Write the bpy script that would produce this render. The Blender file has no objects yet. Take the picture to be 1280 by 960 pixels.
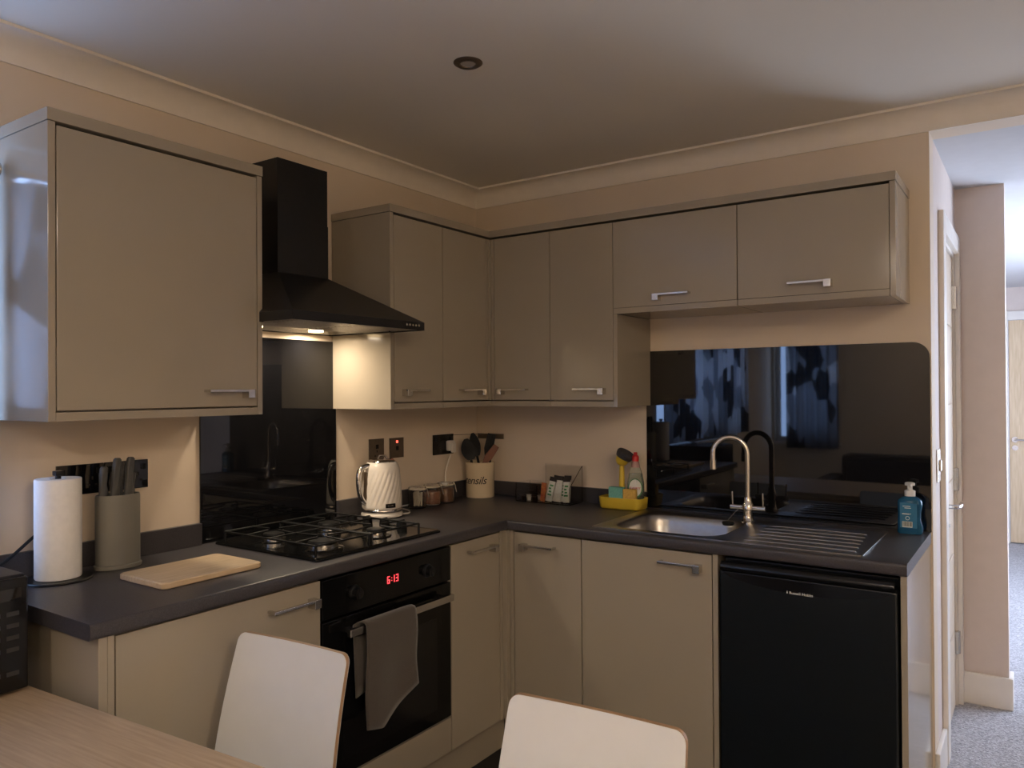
import bpy, bmesh, math, random
from mathutils import Vector, Matrix
random.seed(7)
PI = math.pi
S = bpy.context.scene
COL = S.collection

# ------------------------------------------------------------------ camera, world, exposure
cam_d = bpy.data.cameras.new('camera')
cam = bpy.data.objects.new('camera', cam_d); COL.objects.link(cam)
cam_d.sensor_fit = 'HORIZONTAL'; cam_d.sensor_width = 36.0
cam_d.lens = 962.97 * 36.0 / 1280.0
cam_d.clip_start = 0.02
CR = Vector((0.82472845, 0.56549438, -0.00625281)); CU = Vector((0.00909984, -0.00221463, 0.99995614)); CF = Vector((-0.56545573, 0.82474918, 0.00697237))
M = Matrix.Identity(4)
for i in range(3):
    M[i][0] = CR[i]; M[i][1] = CU[i]; M[i][2] = -CF[i]
M[0][3], M[1][3], M[2][3] = 2.3283, -3.081, 1.4361
cam.matrix_world = M
S.camera = cam
w = bpy.data.worlds.new('dusk_sky'); S.world = w; w.use_nodes = True
w.node_tree.nodes['Background'].inputs[0].default_value = (0.35, 0.5, 0.9, 1)
w.node_tree.nodes['Background'].inputs[1].default_value = 0.6
S.view_settings.view_transform = 'Standard'; S.view_settings.look = 'None'
S.view_settings.gamma = 1.0; S.view_settings.use_curve_mapping = False
S.view_settings.exposure = 0.0
HOOD_W = 2.8          # each of the two cooker-hood lamps
ROOM_FILL_W = 17.0    # each added fill downlight in the ceiling behind the camera
WINDOW_E = 8.0        # window light of the living area
FILL_UPLIGHT_W = 55.0      # added warm uplighter that brightens the ceiling by bounce
HALL_E = 19.0          # window light of the hall room

# ------------------------------------------------------------------ materials
MATS = {}
def mat(name, col, rough=0.5, metal=0.0, spec=0.5, var=0.0, vscale=20.0, bump=0.0, bscale=200.0, bdist=0.002, coat=0.0, trans=0.0, ior=1.45, sheen=0.0, emis=None, es=0.0, stretch=None, col2=None, alpha=1.0):
    m = bpy.data.materials.new(name); m.use_nodes = True
    nt = m.node_tree; b = nt.nodes['Principled BSDF']; L = nt.links
    b.inputs['Base Color'].default_value = (*col, 1)
    b.inputs['Roughness'].default_value = rough; b.inputs['Metallic'].default_value = metal
    b.inputs['Specular IOR Level'].default_value = spec
    b.inputs['Coat Weight'].default_value = coat; b.inputs['Coat Roughness'].default_value = 0.05
    b.inputs['Transmission Weight'].default_value = trans; b.inputs['IOR'].default_value = ior
    b.inputs['Sheen Weight'].default_value = sheen; b.inputs['Alpha'].default_value = alpha
    if emis:
        b.inputs['Emission Color'].default_value = (*emis, 1); b.inputs['Emission Strength'].default_value = es
    tc = nt.nodes.new('ShaderNodeTexCoord'); src = tc.outputs['Object']
    if stretch:
        mp = nt.nodes.new('ShaderNodeMapping'); mp.inputs['Scale'].default_value = stretch
        L.new(src, mp.inputs['Vector']); src = mp.outputs['Vector']
    if var > 0 or col2:
        n = nt.nodes.new('ShaderNodeTexNoise'); n.inputs['Scale'].default_value = vscale; n.inputs['Detail'].default_value = 5
        L.new(src, n.inputs['Vector'])
        r = nt.nodes.new('ShaderNodeValToRGB'); L.new(n.outputs['Fac'], r.inputs['Fac'])
        r.color_ramp.elements[0].position = 0.3; r.color_ramp.elements[1].position = 0.7
        c2 = col2 if col2 else tuple(min(1, c*(1+var)) for c in col)
        c1 = col if col2 else tuple(c*(1-var) for c in col)
        r.color_ramp.elements[0].color = (*c1, 1); r.color_ramp.elements[1].color = (*c2, 1)
        L.new(r.outputs['Color'], b.inputs['Base Color'])
    if bump > 0:
        n2 = nt.nodes.new('ShaderNodeTexNoise'); n2.inputs['Scale'].default_value = bscale; n2.inputs['Detail'].default_value = 3
        L.new(src, n2.inputs['Vector'])
        bp = nt.nodes.new('ShaderNodeBump'); bp.inputs['Strength'].default_value = bump; bp.inputs['Distance'].default_value = bdist
        L.new(n2.outputs['Fac'], bp.inputs['Height']); L.new(bp.outputs['Normal'], b.inputs['Normal'])
    MATS[name] = m
    return m

mat('wall_paint', (0.68, 0.575, 0.455), 0.75, var=0.02, vscale=3, bump=0.15, bscale=350, bdist=0.0006)
mat('ceiling_paint', (0.80, 0.75, 0.66), 0.8, var=0.02, vscale=2)
mat('coving_paint', (0.80, 0.735, 0.635), 0.7, var=0.02)
mat('hall_paint', (0.66, 0.57, 0.52), 0.75, var=0.02)
mat('white_gloss', (0.78, 0.74, 0.69), 0.35, var=0.02)
mat('cabinet', (0.325, 0.282, 0.222), 0.13, spec=0.5, var=0.015, vscale=6)
mat('carcass', (0.30, 0.25, 0.19), 0.5, var=0.02)
mat('gap', (0.02, 0.016, 0.013), 0.8, var=0.1)
mat('worktop', (0.050, 0.046, 0.050), 0.36, spec=0.5, var=0.35, vscale=380, bump=0.08, bscale=500, bdist=0.0004)
mat('black_glass', (0.005, 0.005, 0.006), 0.025, spec=0.75, var=0.1)
mat('black_gloss', (0.006, 0.006, 0.007), 0.14, spec=0.5, var=0.1)
mat('oven_black', (0.004, 0.004, 0.004), 0.10, spec=0.32, var=0.1)
mat('black_satin', (0.008, 0.008, 0.009), 0.33, spec=0.45, var=0.15, vscale=60)
mat('black_enamel', (0.006, 0.006, 0.006), 0.08, spec=0.5, var=0.1)
mat('black_iron', (0.008, 0.008, 0.008), 0.42, spec=0.35, var=0.2, vscale=120)
mat('black_plastic', (0.007, 0.007, 0.007), 0.5, spec=0.3, var=0.1)
mat('fridge_black', (0.006, 0.008, 0.010), 0.28, spec=0.5, var=0.1, bump=0.05, bscale=900, bdist=0.0003)
mat('chrome', (0.72, 0.70, 0.68), 0.07, metal=1, var=0.02)
mat('brushed_steel', (0.55, 0.53, 0.50), 0.22, metal=1, var=0.06, vscale=90, stretch=(1, 14, 14))
mat('sink_steel', (0.38, 0.365, 0.35), 0.30, metal=1, var=0.05, vscale=60, bump=0.04, bscale=700, bdist=0.0003)
mat('nickel', (0.62, 0.60, 0.57), 0.24, metal=1, var=0.03)
mat('bronze_plate', (0.16, 0.125, 0.095), 0.3, metal=0.7, var=0.08, vscale=90)
mat('filter_steel', (0.55, 0.52, 0.48), 0.32, metal=1, var=0.12, vscale=160)
mat('white_plastic', (0.74, 0.70, 0.64), 0.28, var=0.02)
mat('kettle_white', (0.74, 0.68, 0.60), 0.16, spec=0.5, var=0.015)
mat('cream_ceramic', (0.72, 0.60, 0.42), 0.16, spec=0.5, var=0.02)
mat('black_ink', (0.03, 0.022, 0.018), 0.5, var=0.1)
mat('paper', (0.80, 0.79, 0.78), 0.9, var=0.03, vscale=60, bump=0.5, bscale=260, bdist=0.0012)
mat('grey_block', (0.165, 0.158, 0.135), 0.5, var=0.03)
mat('knife_grey', (0.075, 0.075, 0.072), 0.45, var=0.06)
mat('board_wood', (0.47, 0.345, 0.21), 0.45, col2=(0.58, 0.44, 0.285), vscale=9, stretch=(14, 1.2, 6), bump=0.06, bscale=40)
mat('table_wood', (0.36, 0.26, 0.165), 0.42, col2=(0.46, 0.345, 0.23), vscale=6, stretch=(1.1, 22, 8), bump=0.05, bscale=30)
mat('ply_edge', (0.26, 0.155, 0.08), 0.5, col2=(0.36, 0.22, 0.115), vscale=30, stretch=(1, 30, 1))
mat('chair_white', (0.66, 0.66, 0.64), 0.32, var=0.015)
mat('oak', (0.62, 0.46, 0.29), 0.45, col2=(0.74, 0.58, 0.40), vscale=7, stretch=(10, 10, 0.9), bump=0.04, bscale=60)
mat('door_painted', (0.60, 0.50, 0.39), 0.4, var=0.03, vscale=10)
mat('carpet', (0.20, 0.195, 0.215), 0.95, col2=(0.62, 0.61, 0.65), vscale=110, bump=1.0, bscale=160, bdist=0.012, sheen=0.3)
mat('floor_vinyl', (0.012, 0.011, 0.011), 0.35, var=0.3, vscale=5)
mat('towel_grey', (0.072, 0.058, 0.047), 0.95, var=0.14, vscale=240, bump=0.8, bscale=420, bdist=0.002, sheen=0.35)
mat('yellow', (0.66, 0.47, 0.045), 0.34, var=0.03)
mat('sponge_teal', (0.16, 0.42, 0.36), 0.9, var=0.12, vscale=160, bump=0.6, bscale=220)
mat('sponge_yellow', (0.62, 0.40, 0.10), 0.9, var=0.15, vscale=160, bump=0.6, bscale=220)
mat('bristle', (0.045, 0.04, 0.045), 0.8, var=0.3, vscale=200, bump=0.8, bscale=400)
mat('red_cap', (0.50, 0.02, 0.02), 0.3, var=0.05)
mat('label_white', (0.72, 0.74, 0.70), 0.45, var=0.02)
mat('label_green', (0.05, 0.22, 0.07), 0.45, var=0.05)
mat('label_red', (0.50, 0.04, 0.04), 0.45, var=0.05)
mat('sachet_white', (0.62, 0.64, 0.58), 0.35, var=0.05, vscale=80)
mat('sachet_orange', (0.55, 0.22, 0.06), 0.4, col2=(0.36, 0.06, 0.04), vscale=80)
mat('sachet_cream', (0.6, 0.52, 0.36), 0.4, var=0.05)
mat('coffee', (0.17, 0.075, 0.035), 0.9, var=0.35, vscale=200, bump=0.7, bscale=300)
mat('cocoa', (0.24, 0.10, 0.055), 0.9, var=0.35, vscale=200, bump=0.7, bscale=300)
mat('sugar_stick', (0.60, 0.54, 0.42), 0.5, var=0.1, vscale=60)
mat('glass', (0.96, 0.97, 0.97), 0.03, trans=1.0, ior=1.3, var=0.01)
mat('acrylic', (0.97, 0.97, 0.96), 0.05, trans=1.0, ior=1.18, var=0.01)
mat('clear_plastic', (0.80, 0.86, 0.80), 0.08, trans=0.92, ior=1.25, var=0.01)
mat('pink_liquid', (0.72, 0.45, 0.42), 0.15, trans=0.6, ior=1.3, var=0.03)
mat('blue_liquid', (0.015, 0.12, 0.25), 0.12, trans=0.35, ior=1.33, var=0.06)
mat('blue_label', (0.03, 0.16, 0.29), 0.3, var=0.05)
mat('pump_white', (0.75, 0.76, 0.76), 0.35, var=0.02)
mat('brown_silicone', (0.17, 0.065, 0.035), 0.5, var=0.08)
mat('red_led', (0.4, 0.01, 0.01), 0.4, var=0.02, emis=(1.0, 0.05, 0.06), es=3.0)
mat('red_neon', (0.4, 0.02, 0.01), 0.4, var=0.02, emis=(1.0, 0.08, 0.05), es=4.0)
mat('lamp_lens', (0.9, 0.85, 0.75), 0.4, var=0.01, emis=(1.0, 0.72, 0.38), es=14.0)
mat('frosted_lens', (0.45, 0.42, 0.38), 0.35, var=0.03)
mat('shade_fabric', (0.75, 0.62, 0.45), 0.9, var=0.05, emis=(1.0, 0.66, 0.36), es=2.2)
mat('sofa_fabric', (0.035, 0.035, 0.04), 0.95, var=0.2, vscale=120, bump=0.4)
mat('window_light', (0.5, 0.6, 0.8), 0.5, var=0.01, emis=(0.36, 0.56, 1.0), es=WINDOW_E)
mat('hall_window_light', (0.6, 0.7, 0.85), 0.5, var=0.01, emis=(0.68, 0.79, 1.0), es=HALL_E)
mat('icon_grey', (0.03, 0.03, 0.032), 0.5, var=0.1)
mat('drink_dark', (0.05, 0.03, 0.02), 0.4, var=0.2)

def curtain_mat():
    m = bpy.data.materials.new('curtain_fabric'); m.use_nodes = True
    nt = m.node_tree; L = nt.links; nt.nodes.clear()
    out = nt.nodes.new('ShaderNodeOutputMaterial'); tc = nt.nodes.new('ShaderNodeTexCoord')
    mp = nt.nodes.new('ShaderNodeMapping'); mp.inputs['Scale'].default_value = (6, 6, 3.5); mp.inputs['Rotation'].default_value = (0.5, 0.4, 0)
    v = nt.nodes.new('ShaderNodeTexVoronoi'); v.inputs['Scale'].default_value = 1.3
    L.new(tc.outputs['Object'], mp.inputs['Vector']); L.new(mp.outputs['Vector'], v.inputs['Vector'])
    r = nt.nodes.new('ShaderNodeValToRGB'); r.color_ramp.interpolation = 'CONSTANT'
    r.color_ramp.elements[0].color = (0.16, 0.17, 0.19, 1); r.color_ramp.elements[1].position = 0.3; r.color_ramp.elements[1].color = (0.50, 0.51, 0.54, 1)
    e = r.color_ramp.elements.new(0.6); e.color = (0.80, 0.80, 0.82, 1)
    L.new(v.outputs['Color'], r.inputs['Fac'])
    d = nt.nodes.new('ShaderNodeBsdfDiffuse'); t = nt.nodes.new('ShaderNodeBsdfTranslucent'); mx = nt.nodes.new('ShaderNodeMixShader'); mx.inputs[0].default_value = 0.82
    for n in (d, t): L.new(r.outputs['Color'], n.inputs['Color'])
    L.new(d.outputs[0], mx.inputs[1]); L.new(t.outputs[0], mx.inputs[2]); L.new(mx.outputs[0], out.inputs['Surface'])
    MATS['curtain'] = m
curtain_mat()

# ------------------------------------------------------------------ geometry helpers
ROOTS = {}
def obj(name, bm, m, parent=None, local=False, smooth=False, angle=0.7):
    """bm in world coordinates unless local=True"""
    if parent is not None and not local:
        bmesh.ops.translate(bm, verts=bm.verts, vec=-ROOTS.get(parent.name, Vector()))
    bmesh.ops.recalc_face_normals(bm, faces=bm.faces)
    if smooth:
        for f in bm.faces: f.smooth = True
        for e in bm.edges:
            if len(e.link_faces) == 2 and e.calc_face_angle(0) > angle: e.smooth = False
    me = bpy.data.meshes.new(name); bm.to_mesh(me); bm.free()
    me.materials.append(MATS[m])
    o = bpy.data.objects.new(name, me); COL.objects.link(o)
    if parent is not None:
        o.parent = parent; ROOTS[o.name] = ROOTS.get(parent.name, Vector())
    return o
def thing(name, label, cat, loc=(0, 0, 0), rotz=0.0, group=None):
    o = bpy.data.objects.new(name, None); COL.objects.link(o); o.empty_display_size = 0.05
    o.location = loc; o.rotation_euler = (0, 0, rotz); o['label'] = label; o['category'] = cat
    if group: o['group'] = group
    ROOTS[o.name] = Vector(loc)
    return o
def tag(o, label, cat, group=None):
    o['label'] = label; o['category'] = cat
    if group: o['group'] = group
    return o
def struct(name, bm, m, parent=None, label=None, **k):
    o = obj(name, bm, m, parent, **k)
    if parent is None: o['kind'] = 'structure'
    if label: o['label'] = label
    return o
def nb(): return bmesh.new()
def bx(bm, x0, x1, y0, y1, z0, z1, bev=0.0, seg=2):
    r = bmesh.ops.create_cube(bm, size=1.0); vs = r['verts']
    bmesh.ops.scale(bm, vec=(abs(x1-x0), abs(y1-y0), abs(z1-z0)), verts=vs)
    bmesh.ops.translate(bm, vec=((x0+x1)/2, (y0+y1)/2, (z0+z1)/2), verts=vs)
    if bev > 0:
        es = list({e for v in vs for e in v.link_edges})
        bmesh.ops.bevel(bm, geom=es, offset=bev, segments=seg, profile=0.6, affect='EDGES')
    return bm
def box(*a, **k): return bx(nb(), *a, **k)
def lathe(bm, prof, n=32, c=(0, 0, 0), rfun=None):
    """prof: list of (radius, z); closed at ends if radius 0"""
    rings = []
    for r, z in prof:
        if r <= 1e-6: rings.append([bm.verts.new((c[0], c[1], c[2]+z))])
        else:
            ring = []
            for i in range(n):
                a = 2*PI*i/n; rr = r*(rfun(a, z) if rfun else 1)
                ring.append(bm.verts.new((c[0]+rr*math.cos(a), c[1]+rr*math.sin(a), c[2]+z)))
            rings.append(ring)
    for A, B in zip(rings, rings[1:]):
        if len(A) == 1 and len(B) == 1: continue
        for i in range(n):
            j = (i+1) % n
            if len(A) == 1: bm.faces.new((A[0], B[i], B[j]))
            elif len(B) == 1: bm.faces.new((A[i], A[j], B[0]))
            else: bm.faces.new((A[i], A[j], B[j], B[i]))
    return bm
def tube(bm, pts, r, n=10, rads=None, caps=True):
    pts = [Vector(p) for p in pts]; rings = []
    up = Vector((0, 0, 1)); prevn = None
    for i, p in enumerate(pts):
        t = (pts[min(i+1, len(pts)-1)] - pts[max(i-1, 0)]).normalized()
        if prevn is None:
            a = up if abs(t.dot(up)) < 0.9 else Vector((1, 0, 0)); nrm = (a - t*a.dot(t)).normalized()
        else: nrm = (prevn - t*prevn.dot(t)).normalized()
        prevn = nrm; b = t.cross(nrm); rr = rads[i] if rads else r
        rings.append([bm.verts.new(p + (nrm*math.cos(2*PI*k/n) + b*math.sin(2*PI*k/n))*rr) for k in range(n)])
    for A, B in zip(rings, rings[1:]):
        for k in range(n):
            bm.faces.new((A[k], A[(k+1) % n], B[(k+1) % n], B[k]))
    if caps:
        bm.faces.new(rings[0]); bm.faces.new(rings[-1])
    return bm
def loft(bm, loops, cap0=True, cap1=True):
    R = [[bm.verts.new(p) for p in lp] for lp in loops]; n = len(R[0])
    for A, B in zip(R, R[1:]):
        for i in range(n): bm.faces.new((A[i], A[(i+1) % n], B[(i+1) % n], B[i]))
    if cap0: bm.faces.new(R[0])
    if cap1: bm.faces.new(R[-1])
    return bm
def rrect(cx, cy, w, h, r, z, n=6):
    pts = []
    for k, (sx, sy) in enumerate(((1, 1), (-1, 1), (-1, -1), (1, -1))):
        for i in range(n+1):
            a = PI/2*(k + i/n)
            pts.append((cx + sx*(w/2-r) + r*math.cos(a), cy + sy*(h/2-r) + r*math.sin(a), z))
    return pts
def prism(bm, poly, axis, a0, a1):
    """poly of 2D points extruded along axis: 'x' -> (y,z), 'y' -> (x,z), 'z' -> (x,y)"""
    def P(u, v, a): return {'x': (a, u, v), 'y': (u, a, v), 'z': (u, v, a)}[axis]
    return loft(bm, [[P(u, v, a0) for u, v in poly], [P(u, v, a1) for u, v in poly]])
def xform(bm, mtx): bmesh.ops.transform(bm, matrix=mtx, verts=bm.verts); return bm
def text_bm(s, size, ext=0.0004, shear=0.0, align='LEFT', spacing=1.0):
    c = bpy.data.curves.new('lettering', 'FONT'); c.body = s; c.size = size; c.extrude = ext; c.shear = shear; c.align_x = align; c.align_y = 'CENTER'; c.space_character = spacing; c.resolution_u = 3
    o = bpy.data.objects.new('lettering', c); COL.objects.link(o); bpy.context.view_layer.update()
    me = bpy.data.meshes.new_from_object(o.evaluated_get(bpy.context.evaluated_depsgraph_get()))
    bm = nb(); bm.from_mesh(me)
    bpy.data.objects.remove(o); bpy.data.curves.remove(c); bpy.data.meshes.remove(me)
    return bm
def basis(o, x, y, z):
    x, y, z = Vector(x), Vector(y), Vector(z)
    return Matrix(((x[0], y[0], z[0], o[0]), (x[1], y[1], z[1], o[1]), (x[2], y[2], z[2], o[2]), (0, 0, 0, 1)))

# ------------------------------------------------------------------ key dimensions (metres; room corner at the origin)
WT = 0.923; WTH = 0.038; WD = 0.599          # worktop
BF = 0.582; UF = 0.319                        # door fronts of base / wall units
ZDT = 0.878; ZDB = 0.146                      # base doors
ZUB = 1.363; ZUT = 2.138                      # wall units
ZC = 2.42; COV = 0.08; ZH = 2.339             # ceiling, coving, hall ceiling
XW = 2.012                                    # end of the sink wall
YB = -5.15; XR = 4.4                          # far ends of the living area

# ------------------------------------------------------------------ room shell
b = nb(); bx(b, 0, 2.06, YB, 0, -0.06, 0); struct('floor', b, 'floor_vinyl', label='dark vinyl kitchen floor')
b = nb(); bx(b, 2.06, XR, YB, 0, -0.06, 0.004); bx(b, 0.3, XR, 0, 5.4, -0.06, 0.004); struct('floor_hall', b, 'carpet', label='grey speckled carpet of the hall')
b = nb()   # hob wall, with a window opening far left (outside the photograph)
W1 = (-4.02, -2.205, 1.0, 2.12)
bx(b, -0.14, 0, W1[1], 0.12, 0, ZC); bx(b, -0.14, 0, YB, W1[0], 0, ZC); bx(b, -0.14, 0, W1[0], W1[1], 0, W1[2]); bx(b, -0.14, 0, W1[0], W1[1], W1[3], ZC)
struct('wall_left', b, 'wall_paint', label='cream wall behind the hob')
b = nb(); bx(b, 0, XW, 0, 0.11, 0, ZC); bx(b, XW, XR, 0, 0.11, ZH, ZC); bx(b, 3.3, XR, 0, 0.11, 0, ZH)
struct('wall_back', b, 'wall_paint', label='cream wall behind the sink, open to the hall')
W2 = (0.03, 0.66, 0.88, 2.12)
b = nb(); bx(b, -0.14, W2[0], YB-0.12, YB, 0, ZC); bx(b, W2[1], XR, YB-0.12, YB, 0, ZC); bx(b, W2[0], W2[1], YB-0.12, YB, 0, W2[2]); bx(b, W2[0], W2[1], YB-0.12, YB, W2[3], ZC)
struct('wall_front', b, 'wall_paint')
struct('wall_right', box(XR, XR+0.1, YB, 0.11, 0, ZC), 'wall_paint')
struct('ceiling', box(-0.14, XR+0.1, YB-0.12, 0.11, ZC, ZC+0.08), 'ceiling_paint', label='plain matt ceiling')
# hall
DY0, DY1 = 0.335, 0.93    # door opening in the return wall
b = nb(); bx(b, 1.9, XW, 0.11, DY0, 0, ZH); bx(b, 1.9, XW, DY1, 0.98, 0, ZH); bx(b, 1.9, XW, DY0, DY1, 2.04, ZH)
bx(b, 1.9, XW, 0.98, 1.09, 0, ZH); struct('wall_hall_left', b, 'hall_paint')
struct('wall_hall_partition', box(XW, 2.203, 0.98, 1.085, 0, ZH), 'hall_paint', label='short partition wall facing the kitchen')
b = nb(); bx(b, 0.3, 2.06, 5.3, 5.4, 0, ZH+0.06); bx(b, 2.92, XR, 5.3, 5.4, 0, ZH+0.06); bx(b, 2.06, 2.92, 5.3, 5.4, 2.10, ZH+0.06)
struct('wall_hall_far', b, 'hall_paint')
WH = (1.35, 3.7, 0.75, 1.95)
b = nb(); bx(b, 3.3, 3.42, 0.11, WH[0], 0, ZH+0.06); bx(b, 3.3, 3.42, WH[1], 5.4, 0, ZH+0.06); bx(b, 3.3, 3.42, WH[0], WH[1], 0, WH[2]); bx(b, 3.3, 3.42, WH[0], WH[1], WH[3], ZH+0.06)
struct('wall_hall_right', b, 'hall_paint')
struct('wall_hall_inner', box(0.2, 0.3, 0.98, 5.4, 0, ZH+0.06), 'hall_paint')
struct('wall_hall_near', box(0.3, 1.9, 0.98, 1.085, 0, ZH), 'hall_paint')
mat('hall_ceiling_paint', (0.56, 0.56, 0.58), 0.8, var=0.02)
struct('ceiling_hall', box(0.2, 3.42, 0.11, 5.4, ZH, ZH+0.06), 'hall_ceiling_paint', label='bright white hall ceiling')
# windows
def window(name, axis, at, a0, a1, z0, z1, depth, lightmat, label, nm=2):
    """axis 'x': pane in plane x=at, spans a (=y); depth sign = into the wall"""
    def B(bm, u0, u1, d0, d1, v0, v1):
        if axis == 'x': bx(bm, at+d0, at+d1, u0, u1, v0, v1)
        else: bx(bm, u0, u1, at+d0, at+d1, v0, v1)
    f = nb(); t = 0.05
    d0, d1 = sorted((depth*0.5, depth*0.9))
    B(f, a0, a1, d0, d1, z0, z0+t); B(f, a0, a1, d0, d1, z1-t, z1); B(f, a0, a0+t, d0, d1, z0+t, z1-t); B(f, a1-t, a1, d0, d1, z0+t, z1-t)
    for i in range(1, nm):
        c = a0 + (a1-a0)*i/nm; B(f, c-t/2, c+t/2, d0, d1, z0+t, z1-t)
    w_ = struct(name, f, 'white_gloss', label=label)
    for i in range(nm):
        u0 = a0 + (a1-a0)*i/nm + t/2; u1 = a0 + (a1-a0)*(i+1)/nm - t/2
        p = nb(); e0, e1 = sorted((depth*0.68, depth*0.72)); B(p, u0, u1, e0, e1, z0+t*0.8, z1-t*0.8); obj('pane', p, lightmat, w_)
    s = nb(); s0, s1 = sorted((-depth*0.15, depth*0.5)); B(s, a0-0.03, a1+0.03, s0, s1, z0-0.03, z0); obj('window_sill', s, 'white_gloss', w_)
window('window_1', 'x', 0, W1[0], W1[1], W1[2], W1[3], -0.13, 'window_light', 'white window behind the patterned curtains', 2)
window('window_2', 'y', YB, W2[0], W2[1], W2[2], W2[3], -0.11, 'window_light', 'white window of the living area', 2)
window('window_3', 'x', 3.3, WH[0], WH[1], WH[2], WH[3], 0.11, 'hall_window_light', 'white window of the hall room', 3)
# coving
prof = [(0, ZH), (0.006, ZH), (0.006, ZH+0.006)] + [(0.072 - 0.066*math.cos(PI/2*i/8), ZH+0.006+0.066*math.sin(PI/2*i/8)) for i in range(1, 9)] + [(COV, ZH+0.072), (COV, ZC), (0, ZC)]
b = nb(); loft(b, [[(a, YB, z) for a, z in prof], [(a, -a, z) for a, z in prof]]); struct('trim_1', b, 'coving_paint', label='plaster coving above the hob wall', smooth=True, angle=0.5)
b = nb(); loft(b, [[(a, -a, z) for a, z in prof], [(XR, -a, z) for a, z in prof]]); struct('trim_2', b, 'coving_paint', label='plaster coving above the sink wall', smooth=True, angle=0.5)
# hall baseboards
def skirting(name, x0, x1, y0, y1, h=0.145):
    b = nb(); bx(b, x0, x1, y0, y1, 0.004, h, bev=0.005); struct(name, b, 'white_gloss', label='cream painted skirting board')
skirting('baseboard_partition', XW+0.001, 2.219, 0.964, 0.98)
skirting('baseboard_partition_end', 2.203, 2.219, 0.98, 1.085)
skirting('baseboard_return', XW, XW+0.016, 0.0, 0.25)
skirting('baseboard_far', 0.3, 1.98, 5.284, 5.3)
# side door in the return wall
b = nb()
bx(b, XW, XW+0.02, 0.255, DY0+0.006, 0.004, 2.11, 0.004); bx(b, XW, XW+0.02, DY1-0.006, 0.978, 0.004, 2.11, 0.004); bx(b, XW, XW+0.02, DY0+0.006, DY1-0.006, 2.034, 2.11, 0.004)
bx(b, 1.9, XW, DY0, DY0+0.02, 0.004, 2.04); bx(b, 1.9, XW, DY1-0.02, DY1, 0.004, 2.04); bx(b, 1.9, XW, DY0+0.02, DY1-0.02, 2.02, 2.04)
struct('trim_3', b, 'white_gloss', label='cream architrave of the hall side door')
d1 = struct('door_1', box(1.965, 2.003, DY0+0.023, DY1-0.023, 0.012, 2.016), 'door_painted', label='pale wooden side door with grooved panels')
for z0, z1 in ((0.04, 0.36), (0.37, 0.70), (0.71, 1.03), (1.04, 1.36), (1.37, 1.69), (1.70, 1.99)):
    obj('panel', box(2.002, 2.008, DY0+0.11, DY1-0.11, z0, z1, bev=0.003), 'door_painted', d1)
for z in (0.29, 1.02, 1.835):
    h = nb(); bx(h, 2.003, 2.016, DY1-0.045, DY1-0.02, z-0.05, z+0.05); tube(h, [(2.018, DY1-0.026, z-0.05), (2.018, DY1-0.026, z+0.05)], 0.006); obj('hinge', h, 'nickel', d1)
def lever(parent, p, nrm, along):
    p, nrm, along = Vector(p), Vector(nrm), Vector(along); h = nb()
    tube(h, [p, p+nrm*0.008], 0.026, 20); tube(h, [p+nrm*0.008, p+nrm*0.05, p+nrm*0.056+along*0.012, p+nrm*0.056+along*0.11], 0.009, 10)
    tube(h, [p-Vector((0, 0, 0.075)), p-Vector((0, 0, 0.075))+nrm*0.008], 0.024, 20); tube(h, [p-Vector((0, 0, 0.075))+nrm*0.008, p-Vector((0, 0, 0.075))+nrm*0.026], 0.007, 8)
    obj('door_handle', h, 'chrome', parent, smooth=True)
lever(d1, (2.004, DY0+0.085, 0.96), (1, 0, 0), (0, 1, 0))
# far oak door
b = nb(); bx(b, 2.02, 2.09, 5.272, 5.3, 0.004, 2.12, 0.004); bx(b, 2.89, 2.96, 5.272, 5.3, 0.004, 2.12, 0.004); bx(b, 2.09, 2.89, 5.272, 5.3, 2.04, 2.12, 0.004)
struct('trim_4', b, 'white_gloss', label='white architrave of the far oak door')
d2 = struct('door_2', box(2.092, 2.888, 5.30, 5.34, 0.012, 2.038), 'oak', label='oak door at the far end of the hall')
for i, (z0, z1) in enumerate(((0.05, 0.5), (0.51, 0.96), (0.97, 1.42), (1.43, 1.99))):
    obj('panel', box(2.24, 2.74, 5.296, 5.301, z0, z1, bev=0.002), 'oak', d2)
obj('stile', box(2.096, 2.235, 5.296, 5.301, 0.02, 2.03, bev=0.002), 'oak', d2)
lever(d2, (2.135, 5.296, 0.95), (0, -1, 0), (1, 0, 0))
# light switch on the return wall
t = thing('light_switch', 'brushed metal light switch on the wall end beside the hall door', 'switch', (XW, 0.16, 1.13))
obj('face_plate', box(XW, XW+0.006, 0.118, 0.205, 1.085, 1.205, bev=0.002), 'nickel', t)
obj('rocker', box(XW+0.006, XW+0.014, 0.150, 0.172, 1.125, 1.165, bev=0.002), 'nickel', t)

# ceiling downlight (off)
t = thing('downlight', 'round dark chrome recessed downlight in the ceiling, switched off', 'downlight', (0.917, -1.246, ZC))
obj('bezel', lathe(nb(), [(0.022, -0.001), (0.024, -0.006), (0.036, -0.007), (0.044, -0.002), (0.044, 0.0), (0.022, 0.0)], 32, (0.917, -1.246, ZC)), 'bronze_plate', t, smooth=True)
obj('lens', lathe(nb(), [(0, -0.003), (0.023, -0.003), (0.023, -0.001), (0, -0.001)], 24, (0.917, -1.246, ZC)), 'frosted_lens', t)

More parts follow.
